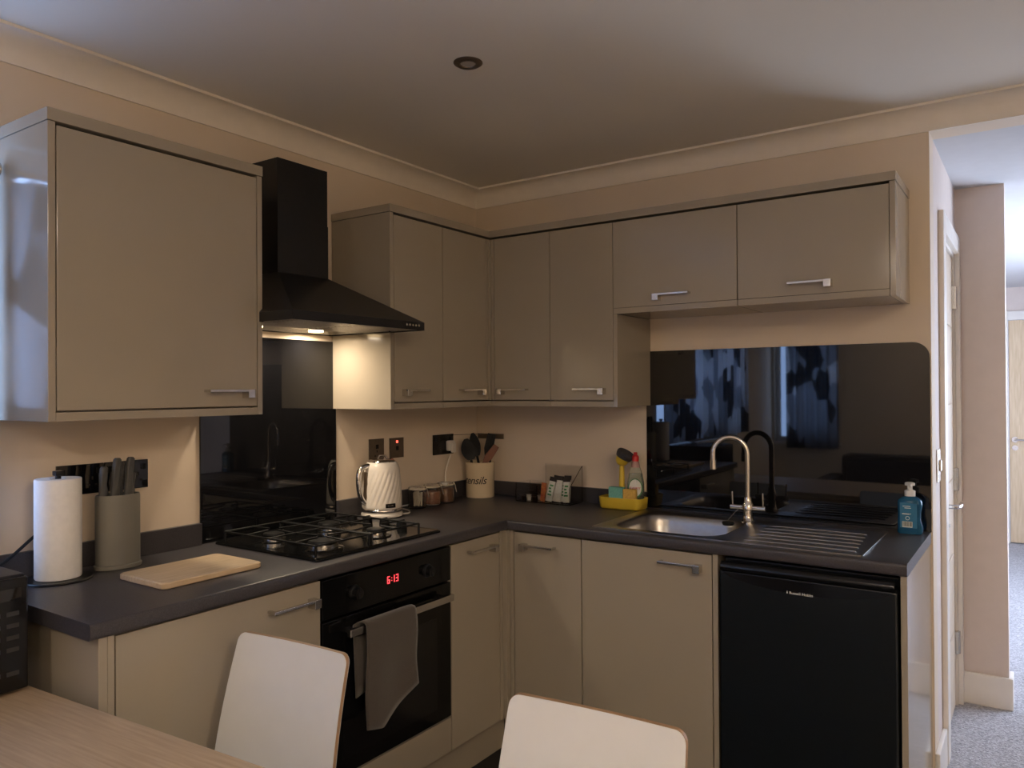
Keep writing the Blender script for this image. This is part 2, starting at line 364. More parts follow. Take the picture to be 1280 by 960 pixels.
# ------------------------------------------------------------------ kitchen units
# run 'h' = along the hob wall (s = y, doors face +x);  run 's' = along the sink wall (s = x, doors face -y)
def rb(bm, run, s0, s1, d0, d1, z0, z1, bev=0.0):
    if run == 'h': bx(bm, d0, d1, s0, s1, z0, z1, bev)
    else: bx(bm, s0, s1, -d1, -d0, z0, z1, bev)
    return bm
def handle(door, run, s0, s1, z, front, sq):
    """flat bar handle; sq = -1 / 1: square foot at the low / high s end"""
    h = nb()
    rb(h, run, s0, s1, front+0.022, front+0.032, z-0.004, z+0.004, 0.0012)
    if sq < 0: a, c = s0, s1
    else: a, c = s1, s0
    e = 0.024 if sq < 0 else -0.024
    rb(h, run, min(a, a+e), max(a, a+e), front, front+0.0325, z-0.022, z+0.0045, 0.0012)
    f = -0.010 if sq < 0 else 0.010
    rb(h, run, min(c, c+f), max(c, c+f), front, front+0.023, z-0.004, z+0.004, 0.001)
    return obj('handle', h, 'nickel', door)
def door(root, run, s0, s1, z0, z1, front, hnd=None):
    d = obj('door', rb(nb(), run, s0, s1, front-0.02, front, z0, z1, 0.0015), 'cabinet', root)
    if hnd: handle(d, run, hnd[0], hnd[1], hnd[2], front, hnd[3])
    return d
def carcass(root, run, s0, s1, d1, z0, z1, d0=0.003, top=True, name='carcass'):
    c = nb(); t_ = 0.016
    rb(c, run, s0, s0+t_, d0, d1, z0, z1); rb(c, run, s1-t_, s1, d0, d1, z0, z1); rb(c, run, s0+t_, s1-t_, d0, d1, z0, z0+t_); rb(c, run, s0+t_, s1-t_, d0, d0+0.008, z0+t_, z1)
    if top: rb(c, run, s0+t_, s1-t_, d0+0.008, d1, z1-t_, z1)
    return obj(name, c, 'gap' if False else 'carcass', root)

# --- base units along the hob wall
t = thing('base_cabinet', 'beige gloss base cabinet with wide door below the cutting board', 'cabinet', (0.3, -1.85, 0))
carcass(t, 'h', -2.158, -1.535, BF-0.022, 0.15, 0.884)
obj('end_panel', box(0.003, BF, -2.180, -2.160, 0.0, 0.884, bev=0.001), 'cabinet', t)
obj('filler_strip', box(BF-0.02, BF, -2.1595, -2.1435, 0.0, 0.884, bev=0.001), 'cabinet', t)
door(t, 'h', -2.140, -1.535, ZDB, ZDT, BF, (-1.722, -1.558, 0.831, 1))
t = thing('oven_housing', 'beige gloss housing panel under the black oven', 'cabinet', (0.3, -1.23, 0))
carcass(t, 'h', -1.532, -0.930, 0.545, 0.15, 0.262, top=True)
obj('filler_panel', box(BF-0.02, BF, -1.530, -0.932, ZDB, 0.266, bev=0.0015), 'cabinet', t)
# oven
t = thing('oven', 'black built-in electric oven with red clock below the gas hob', 'oven', (0.3, -1.23, 0.27))
obj('housing', box(0.03, 0.556, -1.525, -0.937, 0.270, 0.872), 'black_satin', t)
cp = obj('control_panel', box(0.557, 0.584, -1.529, -0.933, 0.757, 0.876, bev=0.002), 'oven_black', t)
for y in (-1.40, -1.06):
    k = nb(); prof_k = [(0.0, 0.0), (0.024, 0.0), (0.022, 0.006), (0.018, 0.008), (0.017, 0.024), (0.0, 0.025)]
    lathe(k, prof_k, 24); xform(k, basis((0.584, y, 0.815), (0, 0, 1), (0, 1, 0), (1, 0, 0))); bx(k, 0.607, 0.612, y-0.003, y+0.003, 0.800, 0.830); obj('knob', k, 'black_satin', cp, smooth=True)
SEG = {'6': 'acdefg', '1': 'bc', '3': 'abcdg', ':': ':'}
yy = -1.256
for ch in '6:13':
    d = nb(); h_ = 0.0115; w_ = 0.011; s_ = 0.0024
    def sg(y0, y1, z0, z1): bx(d, 0.5842, 0.5850, y0, y1, z0, z1)
    zc = 0.822
    if ch == ':':
        sg(yy, yy+s_, zc+0.003, zc+0.003+s_); sg(yy, yy+s_, zc-0.003-s_, zc-0.003); adv = 0.008
    else:
        for q in SEG[ch]:
            if ch == '1': sg(yy+0.004, yy+0.004+s_, zc-h_, zc+h_); break
            if q == 'a': sg(yy, yy+w_, zc+h_-s_, zc+h_)
            if q == 'd': sg(yy, yy+w_, zc-h_, zc-h_+s_)
            if q == 'g': sg(yy, yy+w_, zc-s_/2, zc+s_/2)
            if q == 'b': sg(yy+w_-s_, yy+w_, zc, zc+h_)
            if q == 'c': sg(yy+w_-s_, yy+w_, zc-h_, zc)
            if q == 'f': sg(yy, yy+s_, zc, zc+h_)
            if q == 'e': sg(yy, yy+s_, zc-h_, zc)
        adv = 0.019 if ch != '1' else 0.013
    obj('clock_digit', d, 'red_led', cp); yy += adv
od = obj('oven_door', box(0.557, 0.584, -1.529, -0.933, 0.274, 0.750, bev=0.002), 'oven_black', t)
obj('window', box(0.5840, 0.5850, -1.45, -1.01, 0.32, 0.64, bev=0.0004), 'black_gloss', od)
hb = nb(); bx(hb, 0.616, 0.632, -1.462, -0.972, 0.699, 0.722, 0.002); bx(hb, 0.584, 0.620, -1.440, -1.422, 0.703, 0.718); bx(hb, 0.584, 0.620, -1.012, -0.994, 0.703, 0.718)
obj('handle', hb, 'brushed_steel', od)
# tea towel over the oven handle
def towel():
    b = nb(); ys = [-1.405 + 0.225*i/24 for i in range(25)]
    def wav(y, k): return 0.003*math.sin((y+1.4)*34+k)
    rows = []
    for i, y in enumerate(ys):
        u = i/24.0; col = []
        zb = 0.395 + 0.085*max(0, (u-0.30)/0.70)**0.9 + 0.012*max(0, 0.25-u)*4   # slanting lower hem
        zk = 0.50 + 0.01*math.sin(u*5)
        for k in range(7): col.append((0.606 - 0.002 + 0.4*wav(y, 1.5), y-0.022+0.01*(1-k/6), zk + (0.7245-zk)*k/6))
        col += [(0.608, y-0.006, 0.729), (0.620, y, 0.7315), (0.634, y, 0.729), (0.639, y, 0.722)]
        for k in range(1, 15):
            z = 0.722 + (zb-0.722)*k/14; col.append((0.639+wav(y, 0)*k/14*1.6+0.004*math.sin(k*0.5), y+0.004*u*k/14, z))
        rows.append([b.verts.new(p) for p in col])
    for A, B in zip(rows, rows[1:]):
        for k in range(len(A)-1): b.faces.new((A[k], A[k+1], B[k+1], B[k]))
    o = obj('tea_towel', b, 'towel_grey', smooth=True, angle=3)
    s = o.modifiers.new('thickness', 'SOLIDIFY'); s.thickness = 0.003; s.offset = 0
    tag(o, 'grey brown cotton tea towel hung over the oven handle', 'towel')
towel()
# corner base unit
t = thing('corner_base_cabinet', 'beige gloss corner base cabinet with two narrow doors below utensil crock', 'cabinet', (0.3, -0.3, 0))
c = nb()
bx(c, 0.003, 0.56, -0.926, -0.910, 0.15, 0.884); bx(c, 0.003, 0.012, -0.910, -0.003, 0.15, 0.884); bx(c, 0.012, 0.90, -0.012, -0.003, 0.15, 0.884); bx(c, 0.903, 0.919, -0.56, -0.003, 0.15, 0.884)
bx(c, 0.012, 0.56, -0.910, -0.56, 0.15, 0.166); bx(c, 0.012, 0.903, -0.56, -0.012, 0.15, 0.166)
obj('carcass', c, 'carcass', t)
door(t, 'h', -0.925, -0.628, ZDB, ZDT, BF, (-0.835, -0.672, 0.838, 1))
door(t, 's', 0.620, 0.919, ZDB, ZDT, BF, (0.660, 0.812, 0.834, -1))
obj('corner_post', box(0.562, BF+0.001, -0.625, -0.607, ZDB, 0.884, bev=0.001), 'cabinet', t)
obj('corner_post', box(0.562, 0.600, -0.605, -0.562, ZDB, 0.884, bev=0.001), 'cabinet', t)
obj('corner_post', box(0.602, 0.617, -BF-0.001, -0.562, ZDB, 0.884, bev=0.001), 'cabinet', t)
# sink base unit
t = thing('sink_base_cabinet', 'beige gloss base cabinet with single door below the sink bowl', 'cabinet', (1.17, -0.3, 0))
carcass(t, 's', 0.922, 1.419, BF-0.022, 0.15, 0.884, top=False)
door(t, 's', 0.923, 1.418, ZDB, ZDT, BF, (1.236, 1.386, 0.839, 1))
obj('side_panel', box(1.4215, 1.4395, -BF, -0.003, 0.0, 0.884, bev=0.001), 'cabinet', t)
# plinths
tag(obj('plinth', box(0.520, 0.536, -2.158, -0.538, 0.002, 0.142), 'cabinet'), 'beige plinth board under the oven run', 'plinth')
tag(obj('plinth', box(0.538, 1.420, -0.536, -0.520, 0.002, 0.142), 'cabinet'), 'beige plinth board under the sink cabinets', 'plinth')
# end panel beside fridge
tag(obj('end_panel', box(1.987, 2.0045, -BF-0.004, -0.003, 0.005, 0.884, bev=0.001), 'cabinet'), 'tall thin beige gloss end panel beside the black fridge', 'panel')

# --- fridge
t = thing('fridge', 'black under-counter fridge between sink cabinet and end panel', 'fridge', (1.715, -0.3, 0))
obj('body', box(1.450, 1.980, -0.540, -0.04, 0.02, 0.868, bev=0.004), 'fridge_black', t)
fd = obj('fridge_door', box(1.450, 1.980, -0.598, -0.546, 0.06, 0.835, bev=0.006), 'fridge_black', t)
pr = [(-0.546, 0.836), (-0.598, 0.836), (-0.606, 0.842), (-0.608, 0.852), (-0.602, 0.864), (-0.594, 0.867), (-0.590, 0.862), (-0.594, 0.852), (-0.588, 0.845), (-0.546, 0.845)]
obj('top_handle_lip', prism(nb(), pr, 'x', 1.456, 1.974), 'black_gloss', fd, smooth=True, angle=0.9)
sc = [(1.46, 0.832)] + [(1.46+0.51*i/20, 0.832 - 0.040*math.sin(PI*i/20)**0.6) for i in range(1, 20)] + [(1.97, 0.832)]
obj('handle_scoop', prism(nb(), sc, 'y', -0.5995, -0.597), 'black_gloss', fd)
lt = text_bm('Russell Hobbs', 0.0125); xform(lt, basis((1.674, -0.6002, 0.794), (1, 0, 0), (0, 0, 1), (0, -1, 0))); obj('lettering', lt, 'label_white', fd)
em = nb(); tube(em, [(1.668, -0.6, 0.7915), (1.668, -0.6, 0.7965)], 0.0016, 8); tube(em, [(1.668, -0.6, 0.7975), (1.668, -0.6, 0.7995)], 0.0012, 8); obj('emblem', em, 'label_white', fd)
for x in (1.49, 1.94):
    obj('foot', lathe(nb(), [(0, 0), (0.018, 0), (0.018, 0.02), (0, 0.02)], 12, (x, -0.5, 0.0)), 'black_plastic', t)

# --- worktop with the sink cut-out
t = thing('worktop', 'dark grey stone-effect laminate worktop running round the corner', 'worktop', (0.3, -0.3, WT-WTH))
xs = [0.002, WD, 0.985, 1.425, 2.006]; ys = [-2.206, -WD, -0.525, -0.125, -0.002]
b = nb(); vd = {}
def gv(i, j):
    if (i, j) not in vd: vd[(i, j)] = b.verts.new((xs[i], ys[j], WT))
    return vd[(i, j)]
for i in range(4):
    for j in range(4):
        inside = (i == 0) or (j >= 1)
        if (i == 2 and j == 2): inside = False
        if inside: b.faces.new((gv(i, j), gv(i+1, j), gv(i+1, j+1), gv(i, j+1)))
r = bmesh.ops.extrude_face_region(b, geom=list(b.faces))
vv = [g for g in r['geom'] if isinstance(g, bmesh.types.BMVert)]
bmesh.ops.translate(b, verts=vv, vec=(0, 0, -WTH))
be = []
for e in b.edges:
    p, q = e.verts[0].co, e.verts[1].co
    if abs(p.z-q.z) < 1e-6 and len(e.link_faces) == 2 and e.calc_face_angle(0) > 1:
        m_ = (p+q)/2
        fr = (abs(m_.x-WD) < 1e-4 and m_.y < -WD) or (abs(m_.y+WD) < 1e-4 and m_.x > WD)
        if fr: be.append(e)
bmesh.ops.bevel(b, geom=be, offset=0.009, segments=4, profile=0.5, affect='EDGES')
obj('slab', b, 'worktop', t, smooth=True, angle=0.45)
for a in ((0.0015, 0.018, -2.206, -1.5445), (0.0015, 0.018, -0.938, -0.0015)):
    obj('upstand', box(a[0], a[1], a[2], a[3], WT+0.0005, 0.996, bev=0.0015), 'worktop', t)
obj('upstand', box(0.019, 0.922, -0.018, -0.0015, WT+0.0005, 0.990, bev=0.0015), 'worktop', t)

# --- glass splashbacks
tag(obj('hob_splashback', box(0.001, 0.007, -1.543, -0.9395, WT+0.001, 1.63, bev=0.001), 'black_glass'), 'black glass splashback behind the gas hob', 'splashback')
R_ = 0.055; poly = [(0.9245, WT+0.001), (2.008, WT+0.001)] + [(2.008-R_+R_*math.cos(PI/2*i/8), 1.596-R_+R_*math.sin(PI/2*i/8)) for i in range(9)] + [(0.9245, 1.596)]
b = prism(nb(), poly, 'y', -0.007, -0.001); tag(obj('sink_splashback', b, 'black_glass'), 'black glass splashback with rounded corner behind the sink', 'splashback')

# --- wall units
ZD0, ZD1 = 1.390, 2.100
def bottom_panel(root, run, s0, s1, z, front=UF):
    obj('bottom_panel', rb(nb(), run, s0, s1, 0.003, front, z, z+0.0225, 0.001), 'cabinet', root)
def cornice(root, *boxes):
    b = nb()
    for a in boxes: bx(b, *a, bev=0.001)
    return obj('cornice', b, 'cabinet', root)
t = thing('wall_cabinet', 'large square beige gloss wall cabinet left of the cooker hood', 'cabinet', (0.15, -1.85, ZUB))
carcass(t, 'h', -2.146, -1.552, UF-0.022, ZUB+0.023, 2.104)
obj('end_panel', box(0.003, UF, -2.165, -2.147, ZUB, 2.1075, bev=0.001), 'cabinet', t)
obj('end_panel', box(0.003, UF, -1.550, -1.532, ZUB, 2.1075, bev=0.001), 'cabinet', t)
bottom_panel(t, 'h', -2.1465, -1.5505, ZUB)
door(t, 'h', -2.144, -1.553, ZD0, ZD1, UF, (-1.737, -1.583, 1.437, 1))
obj('cornice', box(0.003, UF+0.002, -2.167, -1.530, 2.109, ZUT+0.002, bev=0.001), 'cabinet', t)
t = thing('wall_cabinet', 'narrow beige gloss wall cabinet right of the cooker hood, side lit', 'cabinet', (0.15, -0.8, ZUB))
carcass(t, 'h', -0.936, -0.648, UF-0.022, ZUB+0.023, 2.104)
obj('end_panel', box(0.003, UF, -0.955, -0.937, ZUB, 2.1075, bev=0.001), 'cabinet', t)
bottom_panel(t, 'h', -0.9365, -0.648, ZUB)
door(t, 'h', -0.934, -0.6485, ZD0, ZD1, UF, (-0.893, -0.762, 1.435, -1))
t = thing('corner_wall_cabinet', 'beige gloss corner wall cabinet with two narrow doors meeting at inner corner', 'cabinet', (0.15, -0.15, ZUB))
c = nb(); bx(c, 0.003, 0.297, -0.646, -0.630, 1.386, 2.104); bx(c, 0.612, 0.628, -0.297, -0.003, 1.386, 2.104); bx(c, 0.003, 0.012, -0.63, -0.003, 1.386, 2.104); bx(c, 0.012, 0.612, -0.012, -0.003, 1.386, 2.104)
bx(c, 0.012, 0.297, -0.63, -0.297, 2.088, 2.104); bx(c, 0.012, 0.612, -0.297, -0.012, 2.088, 2.104); obj('carcass', c, 'carcass', t)
c = nb(); prism(c, [(0.003, -0.647), (UF, -0.647), (UF, -UF), (0.629, -UF), (0.629, -0.003), (0.003, -0.003)], 'z', ZUB, ZUB+0.0225); obj('bottom_panel', c, 'cabinet', t)
door(t, 'h', -0.6455, -0.352, ZD0, ZD1, UF, (-0.545, -0.392, 1.435, 1))
door(t, 's', 0.342, 0.6285, ZD0, ZD1, UF, (0.372, 0.52, 1.435, -1))
obj('corner_post', box(0.300, UF, -0.3495, -0.334, ZD0, ZD1, bev=0.001), 'cabinet', t)
obj('corner_post', box(0.300, UF+0.005, -0.3325, -0.300, ZD0, ZD1, bev=0.001), 'cabinet', t)
obj('corner_post', box(UF+0.0065, 0.3395, -UF, -0.300, ZD0, ZD1, bev=0.001), 'cabinet', t)
t = thing('wall_cabinet', 'narrow beige gloss wall cabinet beside the short bridging cabinets', 'cabinet', (0.78, -0.15, ZUB))
carcass(t, 's', 0.6305, 0.9245, UF-0.022, ZUB+0.023, 2.104)
bottom_panel(t, 's', 0.6305, 0.925, ZUB)
obj('end_panel', box(0.926, 0.943, -UF, -0.003, ZUB, 1.7325, bev=0.001), 'cabinet', t)
door(t, 's', 0.6315, 0.924, ZD0, ZD1, UF, (0.752, 0.892, 1.435, 1))
t = thing('bridging_cabinet', 'short beige gloss wall cabinet with lift-up door, square of handle at left', 'cabinet', (1.18, -0.15, 1.733))
t['label'] = 'short beige gloss lift-up wall cabinet above tap, next to the tall narrow cabinet'
carcass(t, 's', 0.945, 1.4255, UF-0.022, 1.757, 2.104)
bottom_panel(t, 's', 0.9265, 1.4260, 1.7335)
door(t, 's', 0.9265, 1.4250, 1.757, ZD1, UF, (1.106, 1.250, 1.795, -1))
t = thing('bridging_cabinet', 'short beige gloss lift-up wall cabinet at the end of the row by the hall', 'cabinet', (1.68, -0.15, 1.733))
carcass(t, 's', 1.4285, 1.926, UF-0.022, 1.757, 2.104)
bottom_panel(t, 's', 1.4275, 1.9275, 1.7335)
obj('end_panel', box(1.9285, 1.946, -UF, -0.003, 1.7335, 2.1075, bev=0.001), 'cabinet', t)
door(t, 's', 1.4280, 1.9270, 1.757, ZD1, UF, (1.608, 1.752, 1.797, 1))
b = nb(); prism(b, [(0.003, -0.957), (UF+0.002, -0.957), (UF+0.002, -UF-0.002), (1.948, -UF-0.002), (1.948, -0.003), (0.003, -0.003)], 'z', 2.109, ZUT)
tag(obj('cornice', b, 'cabinet'), 'flat beige cornice board along the top of the corner wall cabinets', 'cornice')

# --- cooker hood
t = thing('cooker_hood', 'black chimney cooker hood with lit underside above the hob', 'cooker hood', (0.2, -1.246, 1.65))
HY0, HY1 = -1.546, -0.947; HX = 0.48; Z0, Z1 = 1.652, 1.681
CY0, CY1, CX = -1.373, -1.151, 0.196
def plan(x1, y0, y1, xi, g):   # narrower where it passes between the cabinets
    return [(0.009, y0+g), (xi, y0+g), (xi, y0), (x1, y0), (x1, y1), (xi, y1), (xi, y1-g), (0.009, y1-g)]
pl = plan(HX, HY0, HY1, 0.3225, 0.016)
b = nb()
L0 = [(x, y, Z0) for x, y in pl]; L1 = [(x, y, Z1) for x, y in pl]
zc = 1.842
T = [(0.009, CY0, zc), (0.11, CY0, zc), (0.11, CY0, zc), (CX, CY0, zc), (CX, CY1, zc), (0.11, CY1, zc), (0.11, CY1, zc), (0.009, CY1, zc)]
loft(b, [L0, L1, T], cap0=False)
can = obj('canopy', b, 'black_satin', t)
b = nb()   # under-side tray
loft(b, [[(x, y, Z0+0.004) for x, y in pl], [(0.02+(x-0.02)*0.985, -1.2465+(y+1.2465)*0.96, Z0+0.0045) for x, y in pl], [(0.03+(x-0.02)*0.95, -1.2465+(y+1.2465)*0.9, Z0+0.014) for x, y in pl]], cap0=False)
obj('underside', b, 'filter_steel', t)
for i in range(2):
    y0 = -1.50+0.255*i
    f = nb(); bx(f, 0.18, 0.45, y0, y0+0.245, Z0+0.004, Z0+0.012)
    for k in range(12): bx(f, 0.19+k*0.0215, 0.20+k*0.0215, y0+0.01, y0+0.235, Z0+0.002, Z0+0.006)
    obj('grease_filter', f, 'filter_steel', t)
obj('chimney', box(0.009, CX, CY0, CY1, zc-0.004, 2.232, bev=0.001), 'black_satin', t)
obj('chimney_sleeve', box(0.009, CX+0.0015, CY0-0.0015, CY1+0.0015, zc-0.002, 2.03, bev=0.0005), 'black_satin', t)
for i in range(5):
    k = nb(); tube(k, [(HX, -1.045+0.016*i, 1.668), (HX+0.004, -1.045+0.016*i, 1.668)], 0.0042, 12); obj('button', k, 'chrome', can)
for y in (-1.385, -1.110):
    k = nb(); lathe(k, [(0, 0), (0.026, 0), (0.028, 0.003), (0.028, 0.006), (0, 0.006)], 20, (0.085, y, Z0+0.0035)); obj('lamp', k, 'lamp_lens', t, smooth=True)
    ld = bpy.data.lights.new('hood_light', 'AREA'); ld.shape = 'DISK'; ld.size = 0.05; ld.energy = HOOD_W; ld.spread = math.radians(172); ld.color = (1.0, 0.83, 0.62)
    lo = bpy.data.objects.new('hood_light', ld); COL.objects.link(lo); lo.parent = t; lo.location = Vector((0.085, y, Z0+0.001)) - ROOTS[t.name]

# ------------------------------------------------------------------ hob
t = thing('gas_hob', 'black four-burner gas hob set in the worktop under the hood', 'hob', (0.29, -1.223, WT))
b = loft(nb(), [rrect(0.2905, -1.223, 0.508, 0.580, 0.012, WT+0.0005), rrect(0.2905, -1.223, 0.508, 0.580, 0.012, WT+0.006), rrect(0.2905, -1.223, 0.496, 0.568, 0.012, WT+0.0105), rrect(0.2905, -1.223, 0.478, 0.55, 0.012, WT+0.0085)])
obj('tray', b, 'black_enamel', t, smooth=True, angle=0.6)
BUR = [(0.425, -1.385, 0.050), (0.190, -1.390, 0.038), (0.425, -1.145, 0.036), (0.190, -1.145, 0.043)]
for x, y, r in BUR:
    k = nb(); lathe(k, [(r+0.018, 0.0085), (r+0.015, 0.012), (r+0.002, 0.0135), (0, 0.0135)], 32, (x, y, WT)); bo = obj('burner', k, 'black_enamel', t, smooth=True)
    k = nb(); lathe(k, [(r, 0.0136), (r, 0.024), (r*0.94, 0.026), (0, 0.026)], 32, (x, y, WT), rfun=lambda a, z: 1-0.012*(math.sin(16*a) > 0)); obj('flame_ring', k, 'brushed_steel', bo, smooth=True)
    k = nb(); lathe(k, [(r*0.90, 0.0261), (r*0.94, 0.030), (r*0.86, 0.035), (0, 0.0365)], 32, (x, y, WT)); obj('burner_cap', k, 'black_iron', bo, smooth=True)
def support(x0, x1, y0, y1, burners, group):
    b = nb(); z = WT+0.043; r = 0.0033
    pts = [(x0, y0, z), (x1, y0, z), (x1, y1, z), (x0, y1, z), (x0, y0, z)]
    for p, q in zip(pts, pts[1:]): tube(b, [p, q], r, 8)
    for (x, y) in ((x0, y0), (x1, y0), (x1, y1), (x0, y1)): tube(b, [(x, y, WT+0.009), (x, y, z)], 0.0042, 8)
    xm = (x0+x1)/2; tube(b, [(xm, y0, z), (xm, y1, z)], r, 8)
    for (x, y, rr) in burners:
        for dx, dy in ((1, 0), (-1, 0), (0, 1), (0, -1)):
            ex = x0 if dx < 0 else x1; ey = y0 if dy < 0 else y1
            lim = xm
            if dx > 0 and x < xm: ex = xm
            if dx < 0 and x > xm: ex = xm
            a = (x+dx*0.022, y+dy*0.022, z+0.003); e = (ex if dx else x, ey if dy else y, z)
            tube(b, [a, e], r, 8)
    obj('pan_support', b, 'black_iron', t, smooth=True, angle=1.0)
support(0.075, 0.520, -1.497, -1.272, BUR[:2], 0); support(0.075, 0.520, -1.262, -1.030, BUR[2:], 0)
for x in (0.13, 0.21, 0.30, 0.385):
    k = nb(); lathe(k, [(0, 0.0085), (0.020, 0.0085), (0.019, 0.020), (0.0175, 0.030), (0.015, 0.032), (0, 0.032)], 20, (x, -0.972, WT)); bx(k, x-0.003, x+0.003, -0.986, -0.958, WT+0.030, WT+0.036, 0.001); obj('knob', k, 'black_plastic', t, smooth=True)

# ------------------------------------------------------------------ sink and tap
t = thing('sink', 'stainless steel sink with bowl at left and ribbed drainer', 'sink', (1.4, -0.32, WT))
bc = (1.205, -0.325)
loops = [rrect(1.4155, -0.319, 0.931, 0.482, 0.015, WT+0.0005), rrect(1.4155, -0.319, 0.931, 0.482, 0.015, WT+0.004), rrect(1.4155, -0.319, 0.915, 0.466, 0.014, WT+0.005), rrect(1.4155, -0.319, 0.900, 0.450, 0.013, WT+0.002),
         rrect(*bc, 0.420, 0.380, 0.09, WT+0.002), rrect(*bc, 0.408, 0.368, 0.088, WT-0.004), rrect(*bc, 0.395, 0.356, 0.085, WT-0.03), rrect(*bc, 0.375, 0.336, 0.085, WT-0.13), rrect(*bc, 0.33, 0.29, 0.08, WT-0.152)]
obj('basin', loft(nb(), loops, cap0=False), 'sink_steel', t, smooth=True, angle=0.9)
k = nb(); lathe(k, [(0.045, 0.0), (0.043, 0.003), (0.03, 0.001), (0, -0.001)], 24, (bc[0], bc[1], WT-0.1515)); obj('waste', k, 'chrome', t, smooth=True)
for i in range(6):
    y = -0.50+0.062*i
    k = nb(); tube(k, [(1.50, y, WT+0.001), (1.54, y, WT+0.003), (1.68, y, WT+0.0034), (1.835-0.004*i, y, WT+0.003), (1.85-0.004*i, y, WT+0.0022)], 0.0026, 8); obj('drainer_rib', k, 'sink_steel', t, smooth=True)
t = thing('mixer_tap', 'chrome swan-neck mixer tap with two lever handles', 'tap', (1.412, -0.165, WT))
TX, TY = 1.455, -0.17
TX = 1.4545
tx = 1.41; ty = -0.165
k = nb(); lathe(k, [(0.026, 0.0025), (0.026, 0.008), (0.019, 0.013), (0.017, 0.03), (0.0165, 0.05), (0.021, 0.052), (0.021, 0.072), (0.015, 0.08), (0.014, 0.10), (0.0, 0.101)], 28, (tx, ty, WT)); obj('body', k, 'chrome', t, smooth=True, angle=0.9)
pts = [(tx, ty, WT+0.09), (tx, ty, WT+0.262)]
dx, dy = -0.97, -0.24
for i in range(1, 15):
    a = PI*i/14; s_ = 0.0635*(1-math.cos(a)); pts.append((tx+dx*s_, ty+dy*s_, WT+0.262+0.063*math.sin(a)))
pts.append((pts[-1][0], pts[-1][1], pts[-1][2]-0.055))
k = nb(); tube(k, pts, 0.0105, 14); sp = obj('spout', k, 'chrome', t, smooth=True)
k = nb(); p = pts[-1]; tube(k, [(p[0], p[1], p[2]+0.03), (p[0], p[1], p[2]-0.006)], 0.0125, 14); obj('aerator', k, 'chrome', sp, smooth=True)
for s_ in (-1, 1):
    k = nb(); tube(k, [(tx, ty, WT+0.060), (tx+s_*0.066, ty, WT+0.060)], 0.0095, 14); tube(k, [(tx+s_*0.057, ty, WT+0.064), (tx+s_*0.058, ty-0.004, WT+0.118)], 0.0034, 8); obj('lever', k, 'chrome', t, smooth=True)
k = nb()
for i in range(15):
    u = i/14; c = (tx-0.012-0.045*u, ty-0.02-0.06*u, WT+0.07-0.062*u+0.006*math.sin(PI*u)); bmesh.ops.create_icosphere(k, subdivisions=1, radius=0.0022, matrix=Matrix.Translation(c))
tube(k, [(tx-0.012, ty-0.02, WT+0.07), (tx-0.034, ty-0.05, WT+0.045), (tx-0.057, ty-0.08, WT+0.008)], 0.0008, 6); obj('plug_chain', k, 'chrome', t, smooth=True)
k = nb(); lathe(k, [(0, 0.0), (0.019, 0.0), (0.023, 0.008), (0.021, 0.012), (0, 0.012)], 20, (1.365, -0.258, WT+0.0025)); tag(obj('sink_plug', k, 'black_plastic', smooth=True), 'black rubber plug on chain beside the sink bowl', 'plug')

# ------------------------------------------------------------------ kettle
KX, KY = 0.112, -0.790
t = thing('kettle', 'white electric kettle with embossed diagonal pattern and chrome handle', 'kettle', (KX, KY, WT))
k = nb(); lathe(k, [(0, 0.0), (0.07, 0.0), (0.083, 0.004), (0.085, 0.014), (0.080, 0.020), (0, 0.020)], 40, (KX, KY, WT)); obj('power_base', k, 'kettle_white', t, smooth=True, angle=0.9)
k = nb(); lathe(k, [(0.0, 0.020), (0.079, 0.020), (0.0825, 0.024), (0.0825, 0.034), (0.079, 0.037), (0.0, 0.037)], 40, (KX, KY, WT)); obj('chrome_band', k, 'chrome', t, smooth=True, angle=0.9)
def emb(a, z):
    if z < 0.05 or z > 0.19: return 1
    f = min(1, (z-0.05)/0.012, (0.19-z)/0.012)
    return 1 - 0.026*f*(1-abs(math.sin(12*a - 60*z)))**1.5
kp = [(0.0, 0.037), (0.0785, 0.037)] + [(0.0805 - 0.010*((i/34)**2.2), 0.04+0.158*i/34) for i in range(35)] + [(0.067, 0.207), (0.063, 0.216), (0.057, 0.222), (0.0, 0.223)]
k = nb(); lathe(k, kp, 132, (KX, KY, WT), rfun=emb); kb = obj('body', k, 'kettle_white', t, smooth=True, angle=0.9)
k = nb(); lathe(k, [(0.056, 0.222), (0.054, 0.227), (0.046, 0.232), (0.0, 0.234)], 32, (KX, KY, WT)); ld_ = obj('lid', k, 'chrome', t, smooth=True)
k = nb(); tube(k, [(KX-0.02, KY-0.005, WT+0.232), (KX-0.012, KY, WT+0.246), (KX+0.012, KY+0.004, WT+0.247), (KX+0.022, KY+0.008, WT+0.233)], 0.004, 8); obj('lid_pull', k, 'chrome', ld_, smooth=True)
hd = Vector((-0.22, -0.975, 0)).normalized(); kc = Vector((KX, KY, WT))
hp = [(0.060, 0.207), (0.080, 0.207), (0.098, 0.200), (0.108, 0.180), (0.110, 0.150), (0.107, 0.115), (0.098, 0.085), (0.085, 0.066), (0.074, 0.062)]
def sm(ps, n=4):
    out = []
    for i in range(len(ps)-1):
        for k_ in range(n):
            t_ = k_/n; p0 = ps[max(i-1, 0)]; p1 = ps[i]; p2 = ps[i+1]; p3 = ps[min(i+2, len(ps)-1)]
            out.append(tuple(0.5*((2*p1[j]) + (-p0[j]+p2[j])*t_ + (2*p0[j]-5*p1[j]+4*p2[j]-p3[j])*t_**2 + (-p0[j]+3*p1[j]-3*p2[j]+p3[j])*t_**3) for j in range(len(p1))))
    out.append(tuple(ps[-1])); return out
